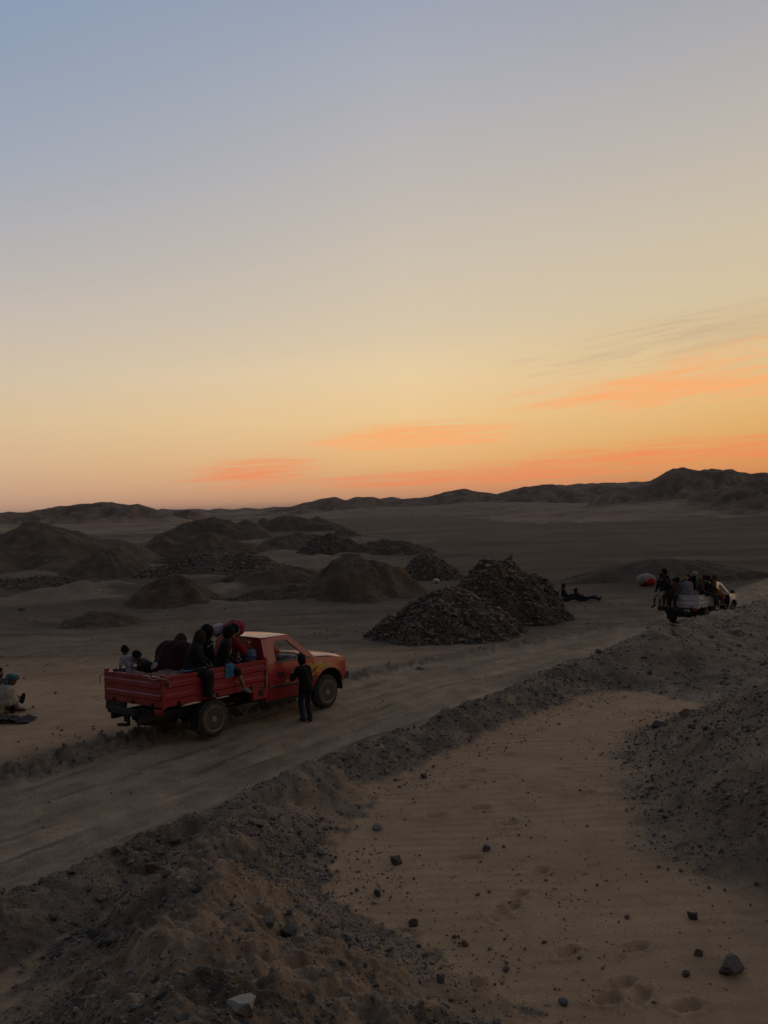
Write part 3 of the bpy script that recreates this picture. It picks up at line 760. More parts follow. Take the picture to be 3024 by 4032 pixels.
heap('low dark mound joining the grey heap to the long brown one', 'grey', -18.5, 84, 5.5, 1.5, 221, 500, .1, .25, ey=.6, sharp=.9, rough=.09)
heap('flat spread of dark rubble left of the ragged rubble ridge', 'rubble', -27.5, 64.5, 4.6, .8, 222, 1200, .10, .30, 0, 'rubble_pile', ey=.5, sharp=1.2, rough=.12, lump=.3)
heap('low brown mound just behind the big smooth cone, left side', 'brown', -8.5, 62.5, 4.8, 1.15, 223, 500, .08, .2, ey=.55, sharp=.9, rough=.08, lump=.25)
heap('dark hump between the wide ridge and the ragged rubble', 'grey', -27.0, 118, 6.5, 2.2, 224, 0, ey=.6, sharp=.8, rough=.08, lump=.2)
heap('second dark hump right of the wide spoil ridge', 'grey', -14.5, 137, 5.5, 1.7, 225, 0, ey=.6, sharp=.8, rough=.08, lump=.2)
heap('broad low mound at the far left behind the biggest heap', 'brown', -62, 128, 13, 3.2, 226, 0, ey=.5, sharp=.8, rough=.07, peaks=[(-52, 128, 2.6, 7)])
heap('low stony mound between the pointed cone and the big cone', 'brown', -6.5, 49.5, 3.0, .7, 227, 600, .06, .18, ey=.6, sharp=1.0, rough=.10, lump=.3)

# ------------------------------------------------------------------ far hills
def hill_material():
    t = MT('hill rock and sand'); p = t.pos()
    z = t.N.new('ShaderNodeSeparateXYZ'); t.L.new(p, z.inputs[0])
    n = t.noise(.035, 6, .62, vec=p)
    rock = t.mix(t.ramp(t.noise(.22, 5, .65, vec=p), .38, .66), (.135, .098, .070), (.215, .156, .110))
    sand = t.mix(t.ramp(t.noise(.06, 4, .6, vec=p), .35, .65), (.22, .158, .104), (.29, .208, .136))
    f = t.math('ADD', t.ramp(z.outputs[2], 1.0, 7.0, 0, .55, False), t.math('MULTIPLY', n, 1.0))
    return t.done(t.mix(t.ramp(f, .48, .66), sand, rock), .95, t.bump(t.noise(.35, 6, .7, vec=p), .9, 1.6), .1)
MAT_HILL = hill_material()
MAT_HILL_SAND = heap_material('hill sand', (.175, .128, .084), (.215, .155, .10), .3)

def hill(prof, Y, depth, seed, mat=MAT_HILL, rough=.24, nu=230, nv=42, z0=-1.8):
    xs = np.array([p[0] for p in prof], float); zs = np.array([p[1] for p in prof], float)
    u = np.linspace(xs[0], xs[-1], nu); v = np.concatenate([np.linspace(-1, .35, nv), np.linspace(.42, 1, 12)])
    U, W = np.meshgrid(u, v)
    off = depth * .28 * perlin(U / depth * .8 + seed, W * 0 + .5, seed)
    top = np.interp(U + depth * .10 * fbm(U / depth * 1.3, W * 2.0, 3, seed + 3), xs, zs)
    env = sstep(0, 1, np.clip((U - xs[0]) / ((xs[-1] - xs[0]) * .06), 0, 1)) * sstep(0, 1, np.clip((xs[-1] - U) / ((xs[-1] - xs[0]) * .06), 0, 1))
    top = (top - z0) * env
    bell = np.clip(1 - np.abs(W) ** 1.15, 0, 1)
    er = 1 - np.abs(fbm(U / depth * 2.6, W * 2.3, 4, seed + 7))
    bell = np.clip(bell - rough * (1 - er) * 2.2 * sstep(0, .25, np.abs(W)), 0, 1)
    top = top * (1 + .05 * fbm(U / depth * 6, W * 3, 4, seed + 12))
    Z = z0 + top * bell + .07 * top.max() * fbm(U / depth * 5, W * 5, 4, seed + 9) * sstep(0, .15, bell) * sstep(1.0, .75, bell)
    X = U; Yw = Y + W * depth + off
    V = np.stack([X, Yw, Z], -1).reshape(-1, 3)
    n_v = len(v); i = np.arange(n_v - 1)[:, None] * nu; j = np.arange(nu - 1)[None]
    F = np.stack([i + j, i + j + 1, i + nu + j + 1, i + nu + j], -1).reshape(-1, 4)
    c = np.array([V[:, 0].mean(), Y, -1.5])
    me = new_mesh('hill', V - c, F)
    return tag(obj('hill', me, mat, loc=tuple(c)), kind='structure')

hill([(-330, 1), (-270, 3), (-225, 3.9), (-211, 5.1), (-197, 5.8), (-185, 7.8), (-180, 6.7), (-170, 9.2), (-161, 10.5), (-147, 11.0), (-135, 9.2), (-128, 9.4), (-121, 7.1), (-115, 4.3), (-108, 2.1), (-94, -.6)], 420, 55, 301)
hill([(-560, 8), (-460, 10), (-366, 7.6), (-355, 10.9), (-330, 8.6), (-300, 9.0), (-278, 6.1), (-260, 8.4), (-242, 5.6), (-227, 8.1), (-198, 5.6), (-175, 7.8), (-131, 7.1), (-95, 7.4), (-51, 8.8), (1, 15.9), (16, 16.9), (38, 11.8), (52, 12.8), (120, 10)], 1300, 110, 302)
hill([(-140, 0), (-136, 2.6), (-130, 5.0), (-124, 6.0), (-119, 4.4), (-113, 1.8), (-108, 0)], 520, 16, 303)
hill([(-110, 1), (-94, 3.2), (-80, 3.4), (-66, 6.4), (-49, 9.7), (-40, 11.9), (-33, 9.2), (-20, 11.6), (-10, 10.9), (4, 7.3), (18, 8.5), (36, 9.7), (51, 13.7), (60, 15.2), (67, 13.2), (81, 9.9), (95, 13.3), (120, 16.4), (130, 16.4), (139, 13.6), (151, 12.5), (165, 14.9), (176, 13.8), (190, 11.9), (211, 9), (260, 8), (330, 5)], 620, 75, 304)
hill([(200, 10), (298, 29.9), (341, 31.9), (391, 32.7), (442, 31.9), (502, 33.3), (569, 27), (700, 20), (900, 20)], 1500, 140, 305)
hill([(80, 2), (88, 6.2), (95, 7.4), (105, 10.1), (112, 13.9), (118, 15.2), (122, 15.5), (129, 14.5), (137, 14.6), (146, 13.2), (155, 12.2), (166, 10.3), (181, 7.0), (200, 3.6), (230, 2)], 330, 46, 306)
hill([(84, 1.5), (91, 4.0), (99, 6.0), (107, 8.6), (113, 10.3), (121, 11.6), (132, 10.3), (152, 4.9), (180, 2)], 240, 34, 307)
hill([(-60, -.5), (-30, 2.0), (-5, 3.4), (20, 3.0), (48, 4.6), (80, 3.4), (110, 2.0), (140, 0)], 470, 60, 308, MAT_HILL_SAND, rough=.05)
hill([(30, -1), (55, .6), (80, 2.2), (110, 3.6), (140, 4.6), (180, 4.0), (240, 1)], 260, 70, 309, rough=.10)
hill([(-260, -.5), (-190, 1.6), (-140, 1.9), (-95, 1.0), (-40, .2)], 300, 60, 310, rough=.08)

# ================================================================== trucks
def bm_obj(name, bm, mat, parent, smooth=False, bevel=0.0):
    me = bpy.data.meshes.new(name)
    if bevel:
        bmesh.ops.bevel(bm, geom=[e for e in bm.edges if e.is_manifold and e.calc_face_angle(0) > .5], offset=bevel, segments=2, affect='EDGES', profile=.6)
    bm.normal_update(); bm.to_mesh(me); bm.free()
    if smooth:
        me.polygons.foreach_set('use_smooth', np.ones(len(me.polygons), bool))
        me.set_sharp_from_angle(angle=RAD(38))
    return obj(name, me, mat, parent)

def add_box(bm, c, s, rz=0.0, ry=0.0):
    r = bmesh.ops.create_cube(bm, size=1.0)
    M = Matrix.Translation(c) @ Matrix.Rotation(rz, 4, 'Z') @ Matrix.Rotation(ry, 4, 'Y') @ Matrix.Diagonal((*s, 1))
    bmesh.ops.transform(bm, matrix=M, verts=r['verts'])

def add_tube(bm, pts, r, seg=8, closed=False):
    pts = [Vector(p) for p in pts]; rings = []; n = len(pts)
    for i, p in enumerate(pts):
        d = (pts[min(i + 1, n - 1)] - pts[max(i - 1, 0)]).normalized()
        a = d.orthogonal().normalized() if i == 0 else (a - d * a.dot(d)).normalized()
        b = d.cross(a)
        rad = r[i] if isinstance(r, (list, tuple)) else r
        rings.append([bm.verts.new(p + (a * math.cos(2 * math.pi * k / seg) + b * math.sin(2 * math.pi * k / seg)) * rad) for k in range(seg)])
    for i in range(n - 1):
        for k in range(seg):
            bm.faces.new((rings[i][k], rings[i][(k + 1) % seg], rings[i + 1][(k + 1) % seg], rings[i + 1][k]))
    bm.faces.new(rings[0][::-1]); bm.faces.new(rings[-1])

def add_lathe(bm, prof, seg=36, axis='Y', c=(0, 0, 0)):
    """prof: (axial, radius)"""
    rings = []
    for (a, r) in prof:
        ring = []
        for k in range(seg):
            t = 2 * math.pi * k / seg
            p = (r * math.cos(t), a, r * math.sin(t)) if axis == 'Y' else (r * math.cos(t), r * math.sin(t), a)
            ring.append(bm.verts.new((p[0] + c[0], p[1] + c[1], p[2] + c[2])))
        rings.append(ring)
    for i in range(len(rings) - 1):
        for k in range(seg):
            f = (rings[i][k], rings[i][(k + 1) % seg], rings[i + 1][(k + 1) % seg], rings[i + 1][k])
            bm.faces.new(f if axis != 'Y' else f)
    if prof[0][1] > 1e-4: bm.faces.new(rings[0][::-1])
    if prof[-1][1] > 1e-4: bm.faces.new(rings[-1])
    bmesh.ops.recalc_face_normals(bm, faces=bm.faces[:])

def panel_bm(outline, holes, fmap, thick, cuts_v=(), cuts_u=()):
    """flat outline (u,v) with holes, cut along given lines, mapped to 3D by fmap(u,v,inset) and given thickness"""
    bm = bmesh.new(); edges = []
    for loop in [outline] + list(holes):
        vs = [bm.verts.new((u, 0, v)) for u, v in loop]
        edges += [bm.edges.new((vs[i], vs[(i + 1) % len(vs)])) for i in range(len(vs))]
    bmesh.ops.triangle_fill(bm, use_beauty=True, use_dissolve=False, edges=edges, normal=(0, -1, 0))
    for v in cuts_v: bmesh.ops.bisect_plane(bm, geom=bm.verts[:] + bm.edges[:] + bm.faces[:], plane_co=(0, 0, v), plane_no=(0, 0, 1))
    for u in cuts_u: bmesh.ops.bisect_plane(bm, geom=bm.verts[:] + bm.edges[:] + bm.faces[:], plane_co=(u, 0, 0), plane_no=(1, 0, 0))
    bmesh.ops.recalc_face_normals(bm, faces=bm.faces[:])
    front = bm.faces[:]; boundary = [e for e in bm.edges if e.is_boundary]
    vm = {v: bm.verts.new(v.co) for v in bm.verts[:]}
    for f in front: bm.faces.new([vm[v] for v in reversed(f.verts)])
    for e in boundary:
        a, b = e.verts; bm.faces.new((a, b, vm[b], vm[a]))
    inner = set(vm.values())
    for v in bm.verts:
        v.co = Vector(fmap(v.co.x, v.co.z, thick if v in inner else 0.0))
    bmesh.ops.recalc_face_normals(bm, faces=bm.faces[:])
    return bm

def side_y(z):
    """half width of the cab at height z"""
    return float(np.interp(z, [.40, .58, .78, 1.0, 1.18, 1.70, 1.80], [.800, .835, .860, .855, .835, .675, .640]))

M_RED = paint('dusty red paint', (.285, .005, .011), (.17, .036, .034), .16)
M_REDBED = paint('dusty red bed paint', (.235, .004, .010), (.15, .028, .030), .24, .45, .15)
M_WHITE = paint('dirty white paint', (.46, .45, .43), (.26, .21, .165), .42)
M_RUBBER = plain_mat('tyre rubber', (.030, .028, .026), .85)
M_TYREDUST = plain_mat('dusty tyre side', (.10, .082, .062), .9)
M_RIM = plain_mat('dusty steel rim', (.26, .20, .15), .6, .2)
M_DISH_SHADE = plain_mat('wheel dish in shade colour', (.07, .055, .043), .8)  # shade of the wheel recess put into a darker colour than lip and hub
M_BLACK = plain_mat('black underbody', (.018, .017, .016), .8)
M_PLASTIC = plain_mat('black plastic trim', (.03, .03, .03), .5)
M_CHROME = plain_mat('chrome', (.62, .60, .58), .22, .9)
M_YELLOW = plain_mat('yellow decal', (.50, .31, .02), .5)
M_LIGHTRED = plain_mat('red lamp glass', (.30, .012, .012), .25)
M_LAMP = plain_mat('lamp glass', (.55, .55, .52), .12)
M_SEAT = cloth('dark seat cloth', (.035, .032, .032))
M_GLASS = glass_mat('window glass', (.06, .06, .055), .05)
M_RGLASS = glass_mat('dusty window glass', (.13, .115, .10), .40)
M_PLATE = plain_mat('number plate', (.5, .47, .38), .5)

def corrugated(bm, length, z0, z1, ribs, depth=.022):
    """sheet profile list (offset, z) with horizontal raised ribs"""
    prof = [(0, z0), (.012, z0 + .01), (.012, z0 + .05)]
    for (a, b) in ribs:
        prof += [(.012, a - .012), (.012 + depth, a + .012), (.012 + depth, b - .012), (.012, b + .012)]
    prof += [(.012, z1 - .06), (.034, z1 - .05), (.034, z1), (-.03, z1), (-.03, z1 - .04), (-.012, z1 - .05), (-.012, z0)]
    return prof

def wheel(parent, x, y, R, w, side):
    bm = bmesh.new()
    add_lathe(bm, [(-w / 2, R * .60), (-w / 2 - .006, R * .66), (-w / 2, R * .86), (-w * .40, R * .965), (-w * .30, R), (w * .30, R), (w * .40, R * .965), (w / 2, R * .86), (w / 2 + .006, R * .66), (w / 2, R * .60)], 44)
    # open the sidewalls: the lathe ends are discs, keep them as the dark inside
    o = empty('wheel'); o.parent = parent; o.location = (x, y, .372)
    for f in [f for f in bm.faces if len(f.verts) > 4]: bm.faces.remove(f)
    t = bm_obj('tyre', bm, M_RUBBER, o, True)
    # tread blocks
    bm = bmesh.new()
    for k in range(30):
        a = 2 * math.pi * k / 30
        for s in (-1, 1):
            M = Matrix.Rotation(-a, 4, 'Y') @ Matrix.Translation((R * .992, s * w * .22, 0)) @ Matrix.Rotation(s * .3, 4, 'X') @ Matrix.Diagonal((.020, w * .34, R * .12, 1))
            r = bmesh.ops.create_cube(bm, size=1.0); bmesh.ops.transform(bm, matrix=M, verts=r['verts'])
    bm_obj('tread', bm, M_TYREDUST, t)
    bm = bmesh.new(); e = side * w / 2
    def A(v): return e + side * v
    add_lathe(bm, [(A(.010), R * .665), (A(.016), R * .650), (A(.010), R * .615), (A(-.02), R * .60), (A(-.075), R * .575), (A(-.080), R * .47), (A(-.040), R * .41), (A(-.034), R * .26), (A(-.012), R * .235), (A(-.004), R * .16), (A(.012), R * .14), (A(.014), .001)], 40)
    rim = bm_obj('rim', bm, M_DISH_SHADE, o, True)
    bm = bmesh.new(); add_lathe(bm, [(A(.012), R * .672), (A(.019), R * .652), (A(.013), R * .612), (A(-.018), R * .605)], 40)
    for f in [f for f in bm.faces if len(f.verts) > 4]: bm.faces.remove(f)
    bm_obj('rim_lip', bm, M_RIM, rim, True)
    bm = bmesh.new(); add_lathe(bm, [(A(-.036), R * .405), (A(-.029), R * .39), (A(-.026), R * .265), (A(-.008), R * .24), (A(0), R * .16), (A(.015), R * .14), (A(.017), .001)], 32)
    bm_obj('hub', bm, M_RIM, rim, True)
    bm = bmesh.new()
    for k in range(6):
        a = 2 * math.pi * k / 6
        add_lathe(bm, [(A(-.030), .016), (A(-.008), .016), (A(-.006), .001)], 8, c=(math.cos(a) * R * .30, 0, math.sin(a) * R * .30))
    bm_obj('wheel_nuts', bm, M_PLASTIC, rim)
    bm = bmesh.new()
    for k in range(8):
        a = 2 * math.pi * (k + .5) / 8
        add_lathe(bm, [(A(-.052), .024), (A(-.050), .001)], 10, c=(math.cos(a) * R * .50, 0, math.sin(a) * R * .50))
    bm_obj('rim_hole_shade', bm, M_BLACK, rim)  # black discs paint the shade inside the rim holes, nothing is cut out
    # pale band on the sidewall
    bm = bmesh.new(); add_lathe(bm, [(A(.0065), R * .70), (A(.0085), R * .71), (A(.0085), R * .76), (A(.0055), R * .775)], 44)
    for f in [f for f in bm.faces if len(f.verts) > 4]: bm.faces.remove(f)
    bm_obj('sidewall', bm, M_TYREDUST, o, True)
    return o

def make_truck(M, label, body, bedmat, red):
    T = empty('pickup_truck', M); tag(T, label, 'pickup truck', 'loaded pickup trucks')
    R = .375; WB = 3.1
    for sd in (-1, 1):
        wheel(T, 0, sd * .715, .352, .21, sd); wheel(T, WB, sd * .715, .352, .21, sd)
    # ---- chassis
    bm = bmesh.new()
    for s in (-1, 1):
        add_box(bm, (.95, s * .42, .56), (4.6, .07, .13))
    for x in (-1.1, -.5, .5, 1.3, 2.4, 3.4): add_box(bm, (x, 0, .56), (.08, .84, .09))
    ch = bm_obj('chassis', bm, M_BLACK, T)
    bm = bmesh.new(); add_tube(bm, [(0, -.66, R), (0, .66, R)], .05); add_lathe(bm, [(-.13, .02), (-.10, .12), (0, .16), (.10, .12), (.13, .02)], 16, c=(0, 0, R)); bm_obj('rear_axle', bm, M_BLACK, ch, True)
    bm = bmesh.new(); add_tube(bm, [(WB, -.66, R), (WB, .66, R)], .04); bm_obj('front_axle', bm, M_BLACK, ch, True)
    for s in (-1, 1):
        bm = bmesh.new()
        for k in range(3): add_tube(bm, [(-.62 + .14 * k, s * .50, .52), (0, s * .50, .40 + .02 * k), (.62 - .14 * k, s * .50, .52)], .022, 6)
        bm_obj('leaf_spring', bm, M_BLACK, ch)
    bm = bmesh.new(); add_tube(bm, [(3.0, -.2, .42), (1.6, -.25, .40), (.4, -.34, .42), (-1.0, -.40, .46)], .03); bm_obj('exhaust_pipe', bm, M_BLACK, ch, True)
    bm = bmesh.new(); add_box(bm, (1.75, 0, .50), (1.1, .35, .26)); add_box(bm, (2.9, 0, .58), (.9, .62, .4)); bm_obj('engine_block', bm, M_BLACK, ch, False, .03)
    bm = bmesh.new(); add_lathe(bm, [(-.10, .12), (-.10, .30), (-.06, R * .95), (.06, R * .95), (.10, .30), (.10, .12)], 28, 'Z', (-.72, 0, .46)); bm_obj('spare_wheel', bm, M_RUBBER, ch, True)
    # tow bar and hitch hanging out behind
    bm = bmesh.new()
    add_box(bm, (-1.32, .10, .66), (.10, .86, .11)); add_box(bm, (-1.20, -.18, .60), (.22, .07, .16)); add_box(bm, (-1.20, .36, .60), (.22, .07, .16))
    add_box(bm, (-1.30, -.02, .52), (.05, .06, .18)); add_box(bm, (-1.28, .10, .54), (.04, .04, .16)); add_box(bm, (-1.34, .06, .42), (.10, .22, .045), .3)
    bm_obj('tow_bar', bm, M_BLACK, T, False, .01)
    bm = bmesh.new(); add_box(bm, (-1.17, .55, .685), (.05, .62, .165), 0, .08); bm_obj('rear_board', bm, plain_mat('dirty board', (.035, .03, .02), .9), T, False, .008)
    # ---- bed: floor, drop sides, gate
    B0, B1, HW, Z0, Z1 = -1.17, 1.27, .87, .80, 1.31
    bm = bmesh.new(); add_box(bm, ((B0 + B1) / 2, 0, Z0 + .03), (B1 - B0, 2 * HW - .08, .05))
    for x in np.linspace(B0 + .15, B1 - .15, 7): add_box(bm, (x, 0, Z0 - .03), (.06, 1.6, .06))
    bm_obj('bed_floor', bm, M_BLACK, T)
    ribs = [(Z0 + .10, Z0 + .19), (Z0 + .30, Z0 + .40)]
    prof = corrugated(None, 0, Z0 - .03, Z1, ribs)
    for s in (-1, 1):
        bm = bmesh.new(); rings = []
        for x in np.linspace(B0 + .05, B1 - .04, 16):
            wv = .006 * math.sin(x * 7 + s) + .004 * math.sin(x * 17)
            rings.append([bm.verts.new((x, s * (HW + o_ + wv), z)) for o_, z in prof])
        n = len(prof)
        for i in range(len(rings) - 1):
            for k in range(n): bm.faces.new((rings[i][k], rings[i][(k + 1) % n], rings[i + 1][(k + 1) % n], rings[i + 1][k]))
        bm.faces.new(rings[0]); bm.faces.new(rings[-1]); bmesh.ops.recalc_face_normals(bm, faces=bm.faces[:])
        sp = bm_obj('side_board', bm, bedmat, T, True)
        for x in (B0 + .35, .05, B1 - .4):
            bm = bmesh.new(); add_box(bm, (x, s * (HW + .03), Z0 + .01), (.045, .03, .07)); bm_obj('hinge', bm, M_BLACK, sp, False, .006)
        for x in (B0 + .02, B1 - .01):
            bm = bmesh.new(); add_box(bm, (x, s * (HW + .005), (Z0 + Z1) / 2), (.07, .075, Z1 - Z0 + .09)); bm_obj('corner_post', bm, bedmat, T, False, .012)
        bm = bmesh.new()
        add_box(bm, (B0 + .06, s * (HW + .045), Z1 - .13), (.09, .02, .05)); bm_obj('latch', bm, M_PLASTIC, sp, False, .005)
    bm = bmesh.new(); rings = []
    for y in np.linspace(-HW + .035, HW - .035, 14):
        wv = .006 * math.sin(y * 9) + .003 * math.sin(y * 23)
        rings.append([bm.verts.new((B0 - o_ - wv, y, z)) for o_, z in prof])
    n = len(prof)
    for i in range(len(rings) - 1):
        for k in range(n): bm.faces.new((rings[i][k], rings[i][(k + 1) % n], rings[i + 1][(k + 1) % n], rings[i + 1][k]))
    bm.faces.new(rings[0]); bm.faces.new(rings[-1]); bmesh.ops.recalc_face_normals(bm, faces=bm.faces[:])
    gate = bm_obj('tailgate', bm, bedmat, T, True)
    for y in (-.6, 0, .6):
        bm = bmesh.new(); add_box(bm, (B0 - .022, y, Z0 + .01), (.03, .05, .07)); bm_obj('hinge', bm, M_BLACK, gate, False, .006)
    bm = bmesh.new(); add_box(bm, (B1, 0, 1.06), (.03, 1.66, .54)); bm_obj('front_board', bm, bedmat, T, False, .006)
    # fuel filler box between bed and cab
    for s in (-1, 1):
        bm = bmesh.new(); add_box(bm, (1.12, s * .80, .66), (.38, .12, .24)); fb = bm_obj('filler_panel', bm, body, T, False, .018)
        bm = bmesh.new(); add_box(bm, (1.14, s * .8625, .66), (.12, .01, .10)); bm_obj('filler_hole_shade', bm, M_BLACK, fb)  # black plate painted in for the shade of an open hole
        bm = bmesh.new(); add_box(bm, (-.35, s * .70, .40), (.02, .26, .40), 0, .08); bm_obj('mudflap', bm, M_RUBBER, T)
        if not red or s == -1:
            bm = bmesh.new(); add_box(bm, (B0 - .005, s * .76, .70), (.06, .20, .09)); bm_obj('tail_lamp', bm, M_LIGHTRED, T, False, .012)
    bm = bmesh.new(); add_box(bm, (B0 + .01, -.35, .66), (.02, .36, .12)); bm_obj('number_plate', bm, M_PLATE if not red else M_BLACK, T, False, .004)
    # ---- cab
    WIN = [(1.615, 1.205), (1.625, 1.42), (1.655, 1.595), (1.69, 1.615), (1.985, 1.615), (2.03, 1.595), (2.30, 1.36), (2.505, 1.185)]
    for s in (-1, 1):
        f = lambda u, v, t, s=s: (u, s * (side_y(v) - t), v)
        zc = (.52, .58, .66, .72, .78, .86, .94, 1.02, 1.10)
        if red or s == 1:
            bm = panel_bm([(1.375, .455), (2.40, .455), (2.58, .62), (2.685, .80), (2.695, 1.0), (2.69, 1.185), (1.375, 1.195)], [], f, .05, zc, (1.6, 1.9, 2.2, 2.5))
            door = bm_obj('door', bm, body, T, True)
            bm = bmesh.new(); add_box(bm, (1.70, s * (side_y(.97) + .004), .955), (.17, .014, .085)); bm_obj('door_handle', bm, M_BLACK, door, False, .006)  # one black block for the handle and the shade in its recess
            bm = panel_bm([(1.38, .700), (2.68, .688), (2.68, .738), (1.38, .755)], [], lambda u, v, t, s=s: (u, s * (side_y(v) + .016 - t), v), .012, (), (1.7, 2.0, 2.3))
            bm_obj('trim_strip', bm, M_CHROME, door)
            bm = panel_bm([(1.40, .702), (2.67, .690), (2.67, .722), (1.40, .738)], [], lambda u, v, t, s=s: (u, s * (side_y(v) + .020 - t), v), .003, (), (1.7, 2.0, 2.3))
            bm_obj('trim_insert', bm, M_PLASTIC, door)
            bm = panel_bm([(1.55, 1.19), (2.60, 1.175), (2.58, 1.205), (1.56, 1.22)], [], lambda u, v, t, s=s: (u, s * (side_y(v) + .008 - t), v), .02)
            bm_obj('window_seal', bm, M_PLASTIC, door)
        # upper frame with the window opening
        bm = panel_bm([(1.40, 1.19), (2.73, 1.165), (2.60, 1.285), (2.30, 1.53), (2.14, 1.665), (2.08, 1.695), (1.43, 1.705)], [WIN], f, .055, (1.3, 1.4, 1.5, 1.6))
        fr = bm_obj('window_frame', bm, body, T, True)
        bm = bmesh.new(); add_tube(bm, [(2.36, s * (side_y(1.19) - .02), 1.19), (2.33, s * (side_y(1.33) - .02), 1.335)], .014, 6); bm_obj('vent_bar', bm, M_PLASTIC, fr)
        if red or s == 1:
            bm = panel_bm(WIN, [], lambda u, v, t, s=s: (u, s * (side_y(v) - .028 - t), v), .004)
            bm_obj('side_window', bm, M_GLASS, fr)
        # rear corner of the cab
        bm = panel_bm([(1.315, .46), (1.365, .46), (1.365, 1.19), (1.395, 1.19), (1.425, 1.715), (1.345, 1.715), (1.315, 1.19)], [], f, .06, zc + (1.3, 1.5, 1.62))
        bm_obj('rear_pillar', bm, body, T, True)
        # sill
        bm = bmesh.new(); add_box(bm, (1.90, s * .775, .425), (1.15, .07, .075)); bm_obj('sill', bm, M_BLACK, T, False, .012)
        # fender with wheel arch
        arc = [(WB + .02 + .485 * math.cos(a), R + .02 + .50 * math.sin(a)) for a in np.linspace(RAD(172), RAD(22), 17)]
        out = [(2.60, .46)] + arc + [(3.70, .60), (3.745, .72), (3.745, .98), (3.70, 1.055), (3.45, 1.085), (3.0, 1.135), (2.705, 1.165), (2.705, 1.0), (2.695, .78), (2.60, .60)]
        ff = lambda u, v, t, s=s: (u - (.035 if v > .9 else 0) * max(0, (u - 3.5)), s * (side_y(v) - t - .03 * max(0, (v - .95) / .2) - max(0, u - 3.45) ** 2 * .75 + .018 * math.exp(-((math.hypot(u - WB - .02, v - R - .02) - .50) / .04) ** 2)), v)
        bm = panel_bm(out, [], ff, .04, (.52, .6, .7, .78, .86, .94, 1.02, 1.08), (2.7, 2.85, 3.0, 3.15, 3.3, 3.45, 3.55, 3.65))
        fen = bm_obj('fender', bm, body, T, True)
        bm = panel_bm([(2.72, .70), (2.78, .698), (2.76, .733), (2.72, .735)], [], lambda u, v, t, s=s: (u, s * (side_y(v) + .016 - t), v), .012); bm_obj('trim_strip', bm, M_CHROME, fen)
        # inner wheel house, dark
        bm = bmesh.new(); add_lathe(bm, [(-.28, .49), (.02, .49), (.02, .30)], 28, c=(WB + .02, s * .76 - (.02 if s > 0 else -.28) + (-.0), R + .02))
        bm.free()
        bm = bmesh.new(); rings = []
        for a in np.linspace(RAD(185), RAD(-5), 20):
            rings.append([bm.verts.new((WB + .02 + .49 * math.cos(a), s * yy, R + .02 + .50 * math.sin(a))) for yy in (.80, .42)])
        for i in range(len(rings) - 1): bm.faces.new((rings[i][0], rings[i][1], rings[i + 1][1], rings[i + 1][0]))
        bm_obj('wheel_house', bm, M_BLACK, fen, True)
        # lamps, mirror
        bm = bmesh.new(); add_box(bm, (3.735, s * .60, .90), (.05, .26, .17)); hl = bm_obj('headlight', bm, M_LAMP, T, False, .02)
        bm = bmesh.new(); add_box(bm, (3.68, s * .765, .90), (.10, .05, .12), s * -.4); bm_obj('indicator', bm, M_LAMP, hl, False, .012)
        if not red or s == 1:
            bm = bmesh.new(); add_tube(bm, [(2.52, s * .80, 1.18), (2.56, s * .93, 1.22)], .012, 6); add_box(bm, (2.56, s * 1.00, 1.27), (.07, .20, .15)); bm_obj('wing_mirror', bm, M_PLASTIC, T, False, .02)
    # roof: crowned sheet
    nx, ny = 14, 20; bm = bmesh.new(); rows = []
    for layer in (0, .03):
        g = []
        for i in range(nx):
            u = i / (nx - 1); row = []
            for j in range(ny):
                v = j / (ny - 1) * 2 - 1
                x = 1.335 + .80 * u + .03 * (1 - v * v) * (u - .35)
                y = v * (.685 - .02 * u)
                z = 1.708 + .036 * (1 - abs(v) ** 3.0) * (1 - .45 * abs(2 * u - .95) ** 2.6) - .035 * max(0, u - .8) ** 1.0 * 2.2 * u
                row.append(bm.verts.new((x, y, z - layer)))
            g.append(row)
        rows.append(g)
    for g in rows:
        for i in range(nx - 1):
            for j in range(ny - 1): bm.faces.new((g[i][j], g[i + 1][j], g[i + 1][j + 1], g[i][j + 1]))
    a, b = rows
    for i in range(nx - 1):
        for j in (0, ny - 1): bm.faces.new((a[i][j], b[i][j], b[i + 1][j], a[i + 1][j]))
    for j in range(ny - 1):
        for i in (0, nx - 1): bm.faces.new((a[i][j], a[i][j + 1], b[i][j + 1], b[i][j]))
    bmesh.ops.recalc_face_normals(bm, faces=bm.faces[:]); bm_obj('roof', bm, body, T, True)
    # rear wall with window
    bm = panel_bm([(-.80, .50), (.80, .50), (.815, 1.19), (.675, 1.70), (-.675, 1.70), (-.815, 1.19)], [[(-.55, 1.27), (-.50, 1.57), (.50, 1.57), (.55, 1.27)]], lambda u, v, t: (1.322 + t + .05 * max(0, v - 1.2), u, v), .03, (1.19,))
    cw = bm_obj('cab_rear_wall', bm, body, T)
    bm = panel_bm([(-.55, 1.27), (-.50, 1.57), (.50, 1.57), (.55, 1.27)], [], lambda u, v, t: (1.335 + t + .05 * max(0, v - 1.2), u, v), .004); bm_obj('rear_window', bm, M_RGLASS, cw)
    # windscreen
    bm = panel_bm([(-.70, 1.175), (.70, 1.175), (.61, 1.675), (-.61, 1.675)], [], lambda u, v, t: (2.735 - (v - 1.175) * 1.24 - .05 * u * u - t, u, v), .005, (1.3, 1.45, 1.6), (-.4, -.2, 0, .2, .4)); bm_obj('windscreen', bm, M_GLASS, T, True)
    # hood
    nx, ny = 14, 18; bm = bmesh.new(); g = []
